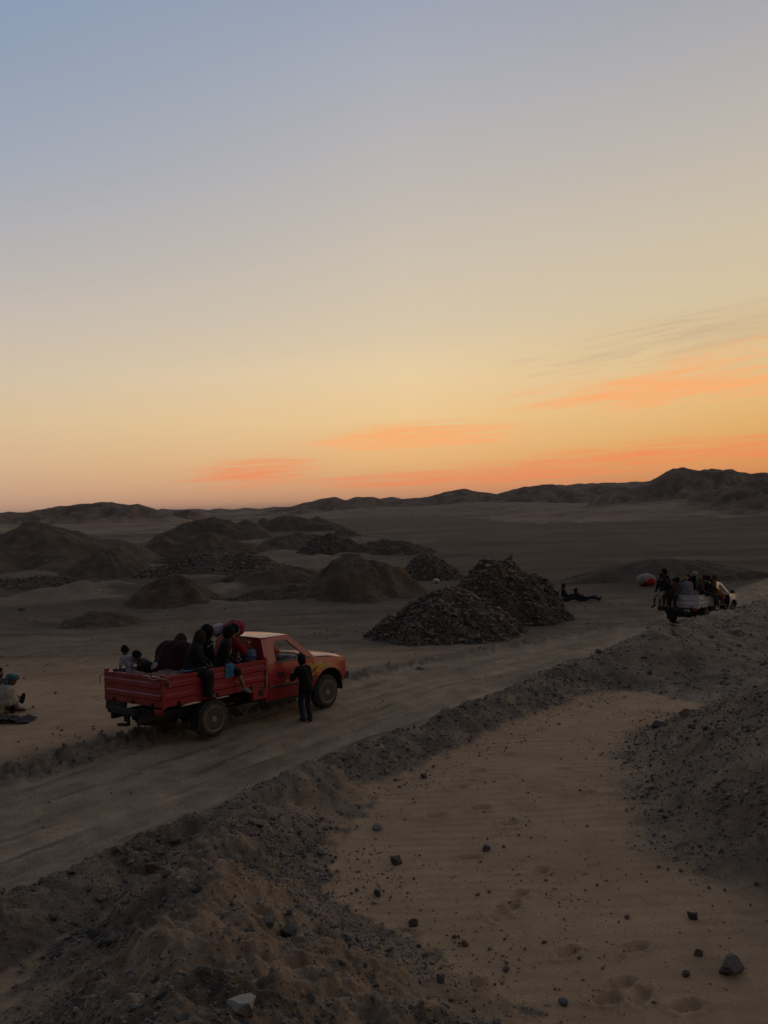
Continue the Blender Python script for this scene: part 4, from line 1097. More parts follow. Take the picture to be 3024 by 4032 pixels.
    for i in range(nx):
        u = i / (nx - 1); row = []
        for j in range(ny):
            v = j / (ny - 1) * 2 - 1
            row.append(bm.verts.new((2.70 + 1.02 * u - .05 * v * v * u, v * (.795 - .05 * u ** 3), 1.205 - .075 * u - .06 * u ** 5 + .028 * (1 - v * v) - .032 * max(0, abs(v) - .9) * 10 * .9)))
        g.append(row)
    for i in range(nx - 1):
        for j in range(ny - 1): bm.faces.new((g[i][j], g[i + 1][j], g[i + 1][j + 1], g[i][j + 1]))
    bmesh.ops.recalc_face_normals(bm, faces=bm.faces[:]); bm_obj('hood', bm, body, T, True)
    bm = bmesh.new(); add_box(bm, (3.715, 0, .90), (.05, .94, .20)); gr = bm_obj('grille', bm, M_PLASTIC, T, False, .012)
    bm = bmesh.new()
    for k in range(4): add_box(bm, (3.745, 0, .83 + .045 * k), (.012, .90, .012))
    bm_obj('grille_bars', bm, M_CHROME, gr)
    bm = bmesh.new(); add_box(bm, (3.70, 0, 1.02), (.10, 1.40, .06)); add_box(bm, (3.70, 0, .76), (.08, 1.5, .10)); bm_obj('nose_panel', bm, body, T, False, .015)
    bm = bmesh.new(); add_box(bm, (3.80, 0, .64), (.14, 1.56, .17)); add_box(bm, (3.66, -.765, .64), (.24, .06, .17)); add_box(bm, (3.66, .765, .64), (.24, .06, .17)); bm_obj('bumper', bm, M_PLASTIC, T, False, .025)
    # cab inside
    bm = bmesh.new(); add_box(bm, (2.0, 0, .50), (1.36, 1.5, .05)); add_box(bm, (2.68, 0, .82), (.04, 1.46, .64)); bm_obj('cab_floor', bm, M_BLACK, T)
    bm = bmesh.new(); add_box(bm, (1.72, 0, .74), (.52, 1.36, .22)); add_box(bm, (1.44, 0, 1.02), (.14, 1.36, .50), 0, -.18); bm_obj('bench_seat', bm, M_SEAT, T, False, .05)
    bm = bmesh.new(); add_box(bm, (2.50, 0, 1.05), (.34, 1.44, .22)); db = bm_obj('dashboard', bm, M_PLASTIC, T, False, .04)
    bm = bmesh.new(); pts = [(2.20 + .06 * math.sin(t) * .5, .38 + .18 * math.cos(t), 1.10 + .165 * math.sin(t)) for t in np.linspace(0, 2 * math.pi, 22)]
    add_tube(bm, pts, .013, 6); add_tube(bm, [(2.2, .38, 1.10), (2.45, .38, 1.0)], .02, 6); bm_obj('steering_wheel', bm, M_PLASTIC, T, True)
    return T

def frame_matrix(org, az, roll_left, pitch):
    th, tr, tp = RAD(az), RAD(roll_left), RAD(pitch)
    hd = Vector((math.sin(th), math.cos(th), 0)); lf = Vector((-math.cos(th), math.sin(th), 0)); U = Vector((0, 0, 1))
    x = (hd * math.cos(tp) + U * math.sin(tp)).normalized(); y = lf * math.cos(tr) - U * math.sin(tr); y = (y - x * y.dot(x)).normalized(); z = x.cross(y)
    M = Matrix.Identity(4)
    for i in range(3): M[i][0], M[i][1], M[i][2], M[i][3] = x[i], y[i], z[i], org[i]
    return M

RED_M = frame_matrix((-3.93, 15.75, 0.0), 38.9, 1.7, -2.0)
def seat_truck(M, ax=0, bx=3.1):
    """lower or lift so that the tyres just press into the ground"""
    zs = []
    for x in (ax, bx):
        for y in (-.715, .715):
            p = M @ Vector((x, y, 0)); zs.append(ground_z(p.x, p.y) - p.z)
    return zs
_dz = seat_truck(RED_M)
RED_M = Matrix.Translation((0, 0, (_dz[0] + _dz[2]) / 2 + .012)) @ RED_M
red_truck = make_truck(RED_M, 'dusty red single-cab pickup with yellow stripes, people in its bed', M_RED, M_REDBED, True)
WHITE_M = frame_matrix((12.25, 33.35, -0.70), 42.0, 0.5, -2.4) @ Matrix.Scale(.93, 4)
_dw = seat_truck(WHITE_M); WHITE_M = Matrix.Translation((0, 0, float(np.mean(_dw)) - .030)) @ WHITE_M
white_truck = make_truck(WHITE_M, 'white pickup crowded with people, half hidden behind the gravel bank', M_WHITE, M_WHITE, False)

# yellow swooshes on the red truck's right flank
SW = [[(2.42, 1.03), (2.47, 1.06), (2.59, 1.065), (2.66, 1.055), (2.53, 1.03), (2.46, 1.01)],
      [(2.47, .98), (2.53, 1.02), (2.64, 1.035), (2.69, 1.04), (2.69, .95), (2.65, .93), (2.58, .87), (2.53, .84), (2.49, .92)],
      [(2.57, .81), (2.65, .85), (2.69, .885), (2.69, .835), (2.65, .80)]]
SWF = [[(2.712, .955), (2.712, 1.038), (2.78, 1.045), (2.89, 1.045), (3.01, 1.025), (2.89, 1.0), (2.76, .98)],
       [(2.712, .845), (2.712, .90), (2.79, .95), (2.89, .99), (3.01, .995), (3.24, .965), (3.1, .95), (2.98, .93), (2.89, .89), (2.81, .82), (2.78, .82), (2.73, .85)]]
SWD = [[(1.80, .775), (1.86, .83), (1.95, .80), (1.90, .772)], [(1.95, .83), (2.10, .93), (2.16, .955), (2.13, .80), (1.97, .79)]]
fen_r = [c for c in red_truck.children if c.name.startswith('fender')]
door_r = [c for c in red_truck.children if c.name.startswith('door')]
for s, polys, par in ((-1, SWF, fen_r[0]), (-1, SW + SWD, door_r[0]), (1, SWF, fen_r[1]), (1, SW + SWD, door_r[1])):
    for poly in polys:
        fd = (lambda u, v, t, s=s: (u, s * (side_y(v) + .0045 - t - (.03 * max(0, (v - .95) / .2) if u > 2.71 else 0)), v))
        bm_obj('yellow_stripe', panel_bm(poly, [], fd, .003, (.8, .86, .94, 1.0), (2.9, 3.1, 3.3)), M_YELLOW, par)
# faded red lettering and stripe on the white tailgate
wg = [c for c in white_truck.children if c.name.startswith('tailgate')][0]
M_FADE = plain_mat('faded red paint', (.30, .05, .05), .7)
bm = bmesh.new()
for k, (y, w_, z) in enumerate([(.10, .05, 1.13), (.03, .045, 1.125), (-.035, .05, 1.12), (-.10, .04, 1.125), (-.155, .05, 1.118)]):
    add_box(bm, (-1.209, y, z), (.004, w_ * .35, .075)); add_box(bm, (-1.2095, y - .012, z + .03), (.003, w_ * .7, .016)); add_box(bm, (-1.2085, y - .014, z - .025), (.003, w_ * .6, .016))
bm_obj('red_lettering', bm, M_FADE, wg)
bm = bmesh.new(); add_box(bm, (-1.20, .05, .775), (.02, 1.5, .035)); bm_obj('red_stripe', bm, M_FADE, wg)

# ================================================================== people
def surface_nets(f, origin, h):
    nx, ny, nz = f.shape; s = f < 0
    cor = [(i, j, k) for i in (0, 1) for j in (0, 1) for k in (0, 1)]
    cnt = sum(s[i:nx - 1 + i, j:ny - 1 + j, k:nz - 1 + k].astype(np.int8) for i, j, k in cor)
    act = (cnt > 0) & (cnt < 8); A = np.argwhere(act)
    idx = np.full(act.shape, -1, np.int64); idx[act] = np.arange(len(A))
    S = np.zeros((len(A), 3)); C = np.zeros(len(A))
    val = {c: f[A[:, 0] + c[0], A[:, 1] + c[1], A[:, 2] + c[2]] for c in cor}
    for a in cor:
        for ax in range(3):
            if a[ax]: continue
            b = tuple(1 if q == ax else a[q] for q in range(3)); fa, fb = val[a], val[b]
            m = (fa < 0) != (fb < 0); t = np.where(m, fa / np.where(m, fa - fb, 1), 0)
            for q in range(3): S[:, q] += m * (a[q] + (t if q == ax else 0))
            C += m
    V = (A + S / C[:, None]) * h + origin
    F = []
    for ax in range(3):
        o1, o2 = [(1, 2), (2, 0), (0, 1)][ax]
        sl0 = [slice(1, -1)] * 3; sl0[ax] = slice(0, -1); sl1 = list(sl0); sl1[ax] = slice(1, None)
        a = s[tuple(sl0)]; b = s[tuple(sl1)]
        E_ = np.argwhere(a != b)
        if not len(E_): continue
        sg = a[E_[:, 0], E_[:, 1], E_[:, 2]]
        base = E_ + np.array([0 if q == ax else 1 for q in range(3)])
        def cell(d1, d2):
            c = base.copy(); c[:, o1] -= d1; c[:, o2] -= d2
            return idx[c[:, 0], c[:, 1], c[:, 2]]
        q = np.stack([cell(1, 1), cell(0, 1), cell(0, 0), cell(1, 0)], -1)
        q[~sg] = q[~sg][:, ::-1]
        F.append(q)
    return V, np.concatenate(F)

def sdf_mesh(prims, cell, cut=(), fold=0.0, ffreq=22.0, seed=0, name='m'):
    """blend of tapered capsules ('c',a,b,ra,rb,k) and ellipsoids ('e',centre,radii,R,k); cut = prims taken away"""
    lo = np.full(3, 1e9); hi = -lo
    for p in prims:
        if p[0] == 'c': r = max(p[3], p[4]); pts = np.array([p[1], p[2]])
        else: r = max(p[2]); pts = np.array([p[1]])
        lo = np.minimum(lo, pts.min(0) - r); hi = np.maximum(hi, pts.max(0) + r)
    lo -= 3.2 * cell + fold * 2; hi += 3.2 * cell + fold * 2
    n = np.ceil((hi - lo) / cell).astype(int) + 1
    ax = [lo[i] + cell * np.arange(n[i]) for i in range(3)]
    f = np.full(tuple(n), .25)
    def ev(p, G):
        if p[0] == 'c':
            a = np.array(p[1], float); d = np.array(p[2], float) - a; q = G - a
            t = np.clip((q @ d) / max(d @ d, 1e-9), 0, 1)
            return np.linalg.norm(q - t[..., None] * d, axis=-1) - (p[3] + (p[4] - p[3]) * t)
        q = G - np.array(p[1], float)
        if p[3] is not None: q = q @ p[3]
        r = np.array(p[2]); k0 = np.linalg.norm(q / r, axis=-1); k1 = np.linalg.norm(q / r ** 2, axis=-1)
        return k0 * (k0 - 1) / np.maximum(k1, 1e-6)
    def box(p, pad):
        if p[0] == 'c': r = max(p[3], p[4]) + pad; pts = np.array([p[1], p[2]])
        else: r = max(p[2]) + pad; pts = np.array([p[1]])
        i0 = np.clip(np.floor((pts.min(0) - r - lo) / cell).astype(int), 0, n - 1); i1 = np.clip(np.ceil((pts.max(0) + r - lo) / cell).astype(int) + 1, 1, n)
        return tuple(slice(i0[q], i1[q]) for q in range(3))
    for p in prims:
        k = p[-1]; sl = box(p, .05 + 1.2 * k)
        G = np.stack(np.meshgrid(*[ax[q][sl[q]] for q in range(3)], indexing='ij'), -1)
        d = ev(p, G); o = f[sl]
        if k > 1e-4:
            h = np.clip(.5 + .5 * (o - d) / k, 0, 1); f[sl] = o + (d - o) * h - k * h * (1 - h)
        else: f[sl] = np.minimum(o, d)
    if fold:
        G = np.stack(np.meshgrid(*ax, indexing='ij'), -1); r = np.random.default_rng(seed); w = 0
        for i in range(4):
            k1 = r.normal(0, 1, 3) * ffreq * (.5 + .35 * i); k1[2] *= .45
            w = w + np.sin(G @ k1 + r.uniform(0, 6) + 1.5 * np.sin(G @ (r.normal(0, 1, 3) * ffreq * .4))) / (1 + .5 * i)
        f = f + fold * w * .5
    for p in cut:
        sl = box(p, .05); G = np.stack(np.meshgrid(*[ax[q][sl[q]] for q in range(3)], indexing='ij'), -1)
        f[sl] = np.maximum(f[sl], -ev(p, G))
    f[0] = f[-1] = .1; f[:, 0] = f[:, -1] = .1; f[:, :, 0] = f[:, :, -1] = .1
    V, F = surface_nets(f, lo, cell)
    return new_mesh(name, V, F)

def rotm(ax, a):
    return np.array(Matrix.Rotation(a, 3, ax))

def ik(a, b, l1, l2, pole):
    a, b, pole = np.array(a, float), np.array(b, float), np.array(pole, float)
    d = b - a; L_ = np.linalg.norm(d); L_ = min(max(L_, 1e-3), (l1 + l2) * .995); u = d / max(np.linalg.norm(d), 1e-6); b = a + u * L_
    x = (l1 * l1 - l2 * l2 + L_ * L_) / (2 * L_); h = math.sqrt(max(l1 * l1 - x * x, 0))
    p = pole - u * (pole @ u); p /= max(np.linalg.norm(p), 1e-6)
    return a + u * x + p * h, b

SKIN = [plain_mat('dark brown skin', (.085, .045, .030), .55), plain_mat('brown skin', (.16, .09, .06), .55)]
M_HAIR = cloth('black hair', (.010, .009, .008), scale=40)
M_EYE = plain_mat('eye white', (.45, .42, .38), .3)
_cm = {}
def cm(c):
    if c not in _cm: _cm[c] = cloth('cloth %d' % len(_cm), c, scale=11)
    return _cm[c]

def person(label, M, s, pose, wear, cell=.014, group=None, skin=0):
    """pose: pelvis, lean, side, head(pitch,yaw), feet[L,R], hands[L,R], kpole, epole; all in the person's frame (x ahead, y left), metres at scale 1"""
    P = empty('person', M); tag(P, label, 'person', group)
    v = lambda *a: np.array(a, float)
    hs = pose.get('hs', 1.0)                                   # head size factor (children)
    pel = v(*pose['pelvis']); ln = RAD(pose.get('lean', 0)); sd_ = RAD(pose.get('side', 0)); tw = RAD(pose.get('twist', 0))
    Rt = rotm('Z', tw) @ rotm('X', sd_) @ rotm('Y', ln); R2 = rotm('Z', tw) @ rotm('X', sd_) @ rotm('Y', ln * 1.0 + RAD(pose.get('hunch', 8)))
    bel = pel + Rt @ v(0, 0, .20); che = bel + R2 @ v(0, 0, .20); nek = che + R2 @ v(0, 0, .12)
    hp, hy = (RAD(a) for a in pose.get('head', (0, 0)))
    Rh = rotm('Z', tw + hy) @ rotm('Y', ln * .35 + hp) @ rotm('X', sd_ * .4)
    hed = nek + R2 @ v(.01, 0, .055) + Rh @ v(.015, 0, .125 * hs)
    shl = {1: che + R2 @ v(0, .165, .075), -1: che + R2 @ v(0, -.165, .075)}
    hip = {1: pel + rotm('Z', tw) @ v(0, .085, -.02), -1: pel + rotm('Z', tw) @ v(0, -.085, -.02)}
    kp = pose.get('kpole', [(1, .25, .5), (1, -.25, .5)]); ep = pose.get('epole', [(-.6, .5, -.6), (-.6, -.5, -.6)])
    B = []; J = {}
    c = lambda a, b, ra, rb, k=.03: ('c', tuple(a), tuple(b), ra, rb, k)
    e = lambda ctr, r, R_=None, k=.03: ('e', tuple(ctr), r, R_, k)
    tors = [c(hip[1], hip[-1], .098, .098, .05), c(pel, bel, .118, .108, .06), e(che - R2 @ v(.0, 0, .02), (.098, .155, .16), R2, .06), c(shl[1] - R2 @ v(0, .03, .0), shl[-1] + R2 @ v(0, .03, 0), .062, .062, .05)]
    B += tors + [c(nek - R2 @ v(0, 0, .03), nek + R2 @ v(.01, 0, .07), .05, .046, .03)]
    B += [e(hed, (.095 * hs, .076 * hs, .115 * hs), Rh, .02), e(hed + Rh @ v(.042, 0, -.062) * hs, (.052 * hs, .052 * hs, .055 * hs), Rh, .025),
          c(hed + Rh @ v(.088, 0, .0) * hs, hed + Rh @ v(.107, 0, -.028) * hs, .008 * hs, .015 * hs, .012), c(hed + Rh @ v(.082, .035, .020) * hs, hed + Rh @ v(.082, -.035, .020) * hs, .014 * hs, .014 * hs, .015),
          c(hed + Rh @ v(.086, .018, -.060) * hs, hed + Rh @ v(.086, -.018, -.060) * hs, .010 * hs, .010 * hs, .008)]
    for q in (1, -1): B.append(e(hed + Rh @ v(-.005, q * .078, -.005) * hs, (.018 * hs, .010 * hs, .030 * hs), Rh, .01))
    arms, fore, thi, shi, feet, hands = [], [], [], [], [], []
    for i, q in enumerate((1, -1)):
        el, ha = ik(shl[q], pose['hands'][i], .28, .25, ep[i]); J['el', q], J['ha', q] = el, ha
        arms.append(c(shl[q], el, .052, .040, .03)); fore.append(c(el, ha, .040, .027, .02))
        d = (ha - el) / max(np.linalg.norm(ha - el), 1e-6); sidev = np.cross(d, v(0, 0, 1)); sidev /= max(np.linalg.norm(sidev), 1e-6); dn = np.cross(sidev, d); dn = -dn if dn[2] > 0 else dn
        pal = ha + d * .05; hands.append(e(pal, (.048, .036, .016), np.stack([d, sidev, dn], -1), .015))
        for w_, ln_ in ((-.027, .062), (-.009, .074), (.009, .070), (.027, .054)):
            k0 = ha + d * .088 + sidev * w_; k1 = k0 + (d * .85 + dn * .5) * ln_ * .55; k2 = k1 + (d * .4 + dn * .9) * ln_ * .5
            hands += [c(k0 - d * .02, k1, .0098, .009, 0), c(k1, k2, .009, .0075, 0)]
        t0 = ha + d * .025 - sidev * .026 * q; hands += [c(t0, t0 + d * .035 - sidev * .028 * q, .0125, .010, .005), c(t0 + d * .035 - sidev * .028 * q, t0 + d * .062 - sidev * .026 * q + dn * .012, .010, .008, 0)]
        kn, an = ik(hip[q], pose['feet'][i], .42, .41, kp[i]); J['kn', q], J['an', q] = kn, an
        thi.append(c(hip[q], kn, .082, .058, .04)); shi += [c(kn, kn + (an - kn) * .4, .056, .055, .03), c(kn + (an - kn) * .3, an, .054, .036, .02)]
        fd = v(*pose.get('toes', [(1, .15, -.05), (1, -.15, -.05)])[i]); fd /= np.linalg.norm(fd)
        feet += [c(an + v(0, 0, -.03) - fd * .04, an + v(0, 0, -.035) + fd * .10, .034, .034, .02), c(an + v(0, 0, -.035) + fd * .08, an + v(0, 0, -.045) + fd * .16, .034, .024, .02)]
    B += arms + fore + hands + thi + shi + feet
    S3 = Matrix.Scale(s, 4)
    def part(name, me, mat, par=P):
        me.transform(S3); return obj(name, me, mat, par)
    cl = cell * 1.32 / s
    part('body', sdf_mesh(B, cl, name='body'), SKIN[skin])
    def infl(ps, d, k=.03): return [('c', p[1], p[2], p[3] + d, p[4] + d, max(p[5], k)) if p[0] == 'c' else ('e', p[1], tuple(r + d for r in p[2]), p[3], max(p[4], k)) for p in ps]
    neckcut = [e(nek + R2 @ v(.02, 0, .07), (.075, .075, .07), R2, 0)]
    sid = abs(hash(label)) % 1000 if False else sum(map(ord, label)) % 1000
    # eyes
    if pose.get('eyes', True):
        for q in (1, -1):
            bm = bmesh.new(); bmesh.ops.create_icosphere(bm, subdivisions=1, radius=.014 * hs * s, matrix=Matrix.Translation(Vector((hed + Rh @ v(.083, q * .033, .006) * hs) * s)))
            bm_obj('eye', bm, M_EYE, P, True)
    top, bot, head = wear.get('top'), wear.get('bottom'), wear.get('head', 'hair')
    if top:
        sty, colr = top
        bk = wear.get('bulk', 0.0); ps = infl(tors, .018 + bk)
        if sty == 'tee': ps += [c(shl[q], shl[q] + (J['el', q] - shl[q]) * .72, .070, .064, .04) for q in (1, -1)]
        else: ps += infl(arms, .016 + bk * .6, .04) + [c(J['el', q], J['el', q] + (J['ha', q] - J['el', q]) * .88, .060, .046, .03) for q in (1, -1)]
        if sty in ('robe', 'long'):
            ps += infl(thi, .045, .10)
            frac = .95 if sty == 'robe' else .35
            for q in (1, -1): ps.append(c(J['kn', q], J['kn', q] + (J['an', q] - J['kn', q]) * frac, .10, .105, .10))
            mk = (J['kn', 1] + J['kn', -1]) / 2; ma = mk + ((J['an', 1] + J['an', -1]) / 2 - mk) * frac
            ps += [c(pel, mk, .10, .09, .12), c(mk, ma, .09, .11, .12)]
        if sty == 'shawl':
            ps += infl(thi, .06, .12) + [c(shl[1], shl[-1], .11, .11, .10), c(che, pel, .18, .22, .12)] + [c(shl[q], J['el', q], .10, .10, .10) for q in (1, -1)] + [c(J['kn', 1], J['kn', -1], .12, .12, .15)]
        part('robe' if sty in ('robe', 'long') else 'shawl' if sty == 'shawl' else 'shirt', sdf_mesh(ps, cl * 1.1, neckcut if sty != 'shawl' else (), .011 if sty == 'tee' else .016, 20 / 1.0, sid), cm(colr))
    if bot:
        ps = infl(tors[:1], .020) + [c(pel - v(0, 0, .02), pel + Rt @ v(0, 0, .10), .128, .122, .05)] + infl(thi, .018) + [c(J['kn', q], J['kn', q] + (J['an', q] - J['kn', q]) * bot[1], .073, .062, .03) for q in (1, -1)]
        part('trousers', sdf_mesh(ps, cl * 1.1, (), .009, 24, sid + 3), cm(bot[0]))
    if wear.get('shoes'):
        for k in (0, 2): part('shoe', sdf_mesh(infl(feet[k:k + 2], .012, .02), cl, (), 0), cm(wear['shoes']))
    face = [e(hed + Rh @ v(.105, 0, -.035) * hs, (.075 * hs, .062 * hs, .085 * hs), Rh, 0)]
    if head == 'hair':
        part('hair', sdf_mesh([e(hed + Rh @ v(-.012, 0, .016) * hs, (.105 * hs, .090 * hs, .120 * hs), Rh, .02), e(hed + Rh @ v(-.045, 0, -.02) * hs, (.075 * hs, .082 * hs, .095 * hs), Rh, .03)], cl, face + [e(hed + Rh @ v(.03, 0, -.14) * hs, (.14 * hs, .12 * hs, .10 * hs), Rh, 0)], .007, 55, sid), M_HAIR)
    elif head == 'afro':
        part('hair', sdf_mesh([e(hed + Rh @ v(-.025, 0, .03) * hs, (.128 * hs, .122 * hs, .135 * hs), Rh, .02), e(hed + Rh @ v(-.06, 0, -.03) * hs, (.085 * hs, .105 * hs, .10 * hs), Rh, .03)], cl, face, .010, 60, sid), M_HAIR)
    elif isinstance(head, tuple):
        sty, colr = head
        if sty == 'turban':
            ps = [e(hed + Rh @ v(-.01, 0, .055) * hs, (.130, .122, .085), Rh, .03), c(hed + Rh @ v(.07, .05, .05), hed + Rh @ v(-.08, -.06, .075), .05, .055, .03), c(hed + Rh @ v(.06, -.06, .06), hed + Rh @ v(-.07, .07, .05), .05, .05, .03), c(hed + Rh @ v(-.09, 0, .02), nek + R2 @ v(-.06, .03, -.03), .045, .04, .03)]
            cut = [e(hed + Rh @ v(.11, 0, -.05), (.085, .07, .085), Rh, 0)]
        else:   # scarf over head and shoulders
            ps = [e(hed + Rh @ v(-.008, 0, .012), (.118 * hs, .104 * hs, .135 * hs), Rh, .03), c(hed + Rh @ v(-.03, 0, -.06), nek + R2 @ v(0, 0, -.02), .095 * hs, .12 * hs, .05), c(shl[1] * .75 + shl[-1] * .25, shl[-1] * .75 + shl[1] * .25, .085, .085, .06), c(nek, che + R2 @ v(-.06, 0, -.06), .09, .09, .06)]
            cut = [e(hed + Rh @ v(.115, 0, -.02), (.07, .055, .075), Rh, 0)]
        part('headscarf' if sty == 'scarf' else 'turban', sdf_mesh(ps, cl, cut, .008, 34, sid), cm(colr))
    if wear.get('belt'):
        a = che + R2 @ v(.09, .12, .08); b = pel + Rt @ v(.12, -.10, .08); bm = bmesh.new()
        add_tube(bm, [Vector(a * s), Vector((a + b) / 2 * s) + Vector((.05 * s, 0, 0)), Vector(b * s)], .012 * s, 6); bm_obj('strap', bm, cm((.4, .36, .28)), P)
    return P

def at(TM, x, y, z, face_deg):
    """stand in a truck's frame, turned face_deg from its forward axis (left positive)"""
    return TM @ Matrix.Translation((x, y, z)) @ Matrix.Rotation(RAD(face_deg), 4, 'Z')

def on_ground(x, y, face_deg, dz=0.0):
    return Matrix.Translation((x, y, ground_z(x, y) + dz)) @ Matrix.Rotation(RAD(face_deg), 4, 'Z')

# pose presets, seat height 0 = what the person sits on
def sit_hang(lean=5, hands=None, drop=.42, spread=.13, head=(0, 0), fwd=.42, **k):
    return dict(pelvis=(0, 0, .10), lean=lean, head=head, feet=[(fwd, spread, -drop), (fwd + .03, -spread, -drop + .03)], hands=hands or [(.30, .12, .17), (.28, -.14, .17)], kpole=[(1, .1, 1), (1, -.1, 1)], toes=[(1, .1, -.35), (1, -.1, -.35)], **k)
def sit_floor(lean=12, hands=None, head=(0, 0), **k):
    return dict(pelvis=(0, 0, .11), lean=lean, head=head, feet=[(.36, .05, .06), (.30, -.10, .06)], hands=hands or [(.34, .10, .26), (.33, -.10, .24)], kpole=[(.3, 1, .25), (.3, -1, .25)], toes=[(.2, -1, 0), (.2, 1, 0)], **k)
def sit_knees(lean=14, hands=None, head=(0, 0), **k):
    return dict(pelvis=(0, 0, .11), lean=lean, head=head, feet=[(.42, .10, .07), (.44, -.10, .07)], hands=hands or [(.40, .10, .36), (.40, -.10, .34)], kpole=[(0, .15, 1), (0, -.15, 1)], **k)
def stand(lean=2, hands=None, head=(0, 0), **k):
    return dict(pelvis=(0, 0, .90), lean=lean, head=head, feet=[(.02, .10, .075), (-.02, -.10, .075)], hands=hands or [(.08, .25, .78), (.10, -.25, .78)], kpole=[(1, .1, 0), (1, -.1, 0)], toes=[(1, .2, 0), (1, -.2, 0)], **k)

BLK = (.012, .012, .013); NAVY = (.016, .020, .035)
GR = 'people riding on the red pickup'
person('small child in pale grey tee sitting at the red truck bed rear corner', at(RED_M, -.82, .60, 1.17, 70), .62,
       sit_floor(lean=6, hands=[(.10, .26, .05), (-.10, -.36, .06)], head=(24, 30), hs=1.22, side=-6, hunch=14), dict(top=('tee', (.30, .30, .31)), bottom=((.03, .03, .035), .8), head='hair'), .0105, GR, 1)
person('small child bending down over a bag beside the maroon shawl', at(RED_M, -.48, .40, 1.12, 165), .66,
       sit_floor(lean=24, hands=[(.52, .12, .20), (.48, -.10, .16)], head=(34, 0), hs=1.18, hunch=16), dict(top=('tee', (.07, .045, .055)), bottom=(BLK, .8), head='hair'), .011, GR, 1)
person('hunched person wrapped in a dark maroon shawl in the red truck bed', at(RED_M, -.46, .0, 1.10, 20), 1.12,
       sit_knees(lean=30, hunch=24, head=(28, 10), hands=[(.36, .10, .34), (.36, -.10, .34)]), dict(top=('shawl', (.028, .006, .008)), head=('scarf', (.034, .007, .009))), .016, GR)
person('black-haired child whose head shows between shawl and black robe', at(RED_M, .14, .42, .98, 30), .80,
       sit_floor(lean=4, head=(0, 0), hs=1.15), dict(top=('jacket', BLK), bottom=(BLK, .9), head='hair'), .014, GR)
person('person in black robe and dark headscarf sitting on the red truck side, feet hanging', at(RED_M, -.38, -.68, 1.29, -48), .78,
       sit_hang(lean=10, hands=[(.42, .06, .16), (.40, -.14, .14)], drop=.54, head=(14, 30), fwd=.38, hs=1.22), dict(top=('robe', (.015, .015, .017)), bulk=.055, head=('scarf', (.020, .016, .014))), .0125, GR)
person('black-clothed curly-haired person in the middle of the red truck bed, tallest there', at(RED_M, .52, .10, 1.09, -20), .95,
       sit_floor(lean=2, hands=[(.30, .16, .24), (.34, -.12, .22)], head=(6, 0), hs=1.12), dict(bulk=.035, top=('jacket', BLK), bottom=(BLK, .9), head='afro', belt=True), .0135, GR)
person('black-jacketed curly-haired person on the red truck side with bare lower legs', at(RED_M, .34, -.66, 1.27, -44), .82,
       sit_hang(lean=12, hands=[(.36, .14, .20), (.34, -.12, .16)], drop=.52, head=(4, 22), fwd=.48, hs=1.12), dict(bulk=.03, top=('jacket', (.014, .014, .015)), bottom=((.020, .018, .016), .28), head='afro', belt=True, shoes=(.24, .21, .17)), .0125, GR, 1)
person('black-haired person in a red top leaning on the red cab roof', at(RED_M, .84, -.30, 1.13, -12), .95,
       sit_floor(lean=4, hands=[(.34, .10, .50), (.36, -.16, .50)], head=(10, 0), hs=1.1), dict(bulk=.02, top=('jacket', (.17, .014, .010)), bottom=((.03, .02, .015), .9), head='hair'), .0135, GR, 1)
person('child passenger seen low in the red cab window', at(RED_M, 1.80, -.34, .86, -10), .68, sit_hang(drop=.18, hs=1.15), dict(top=('tee', (.08, .05, .045)), bottom=(BLK, .9), head='hair'), .016, GR, 1)
person('second child beside the red truck driver, seen through the window', at(RED_M, 1.84, .02, .86, 5), .70, sit_hang(drop=.18, hs=1.15), dict(top=('tee', (.03, .03, .04)), bottom=(BLK, .9), head='hair'), .016, GR, 1)
_p = RED_M @ Vector((2.00, -1.26, 0)); _yaw = 90 - 38.9
person('child in black jacket and jeans standing at the red truck door', on_ground(_p.x, _p.y, _yaw + 80), .77,
       stand(lean=7, hands=[(.42, .16, 1.22), (.20, -.24, .86)], head=(6, -8), hs=1.12), dict(bulk=.02, top=('jacket', (.014, .013, .013)), bottom=((.022, .030, .050), .97), head='hair', shoes=(.06, .05, .04)), .0115, 'people on foot')
# two resting at the left edge
person('seated person in pale robe and teal headscarf, back turned, at the left edge', on_ground(-8.78, 18.15, 42), 1.04,
       sit_knees(lean=24, hunch=16, head=(12, 10), hands=[(.42, .16, .30), (.42, -.16, .26)]), dict(top=('long', (.34, .30, .24)), bottom=((.20, .16, .12), .9), head=('turban', (.07, .15, .17))), .0135, 'people resting on the ground')
person('dark-haired person beyond the pale robe, shoe soles towards the road', on_ground(-8.98, 18.92, -40), 1.0,
       dict(pelvis=(0, 0, .11), lean=-16, head=(8, 20), feet=[(.86, .10, .30), (.84, -.14, .09)], hands=[(-.22, .26, .06), (-.20, -.28, .06)], kpole=[(0, .2, 1), (0, -.2, 1)], toes=[(.3, .1, 1), (.3, -.1, 1)]),
       dict(top=('jacket', (.05, .05, .05)), bottom=((.22, .17, .11), .9), head='hair', shoes=(.015, .02, .022)), .0145, 'people resting on the ground')
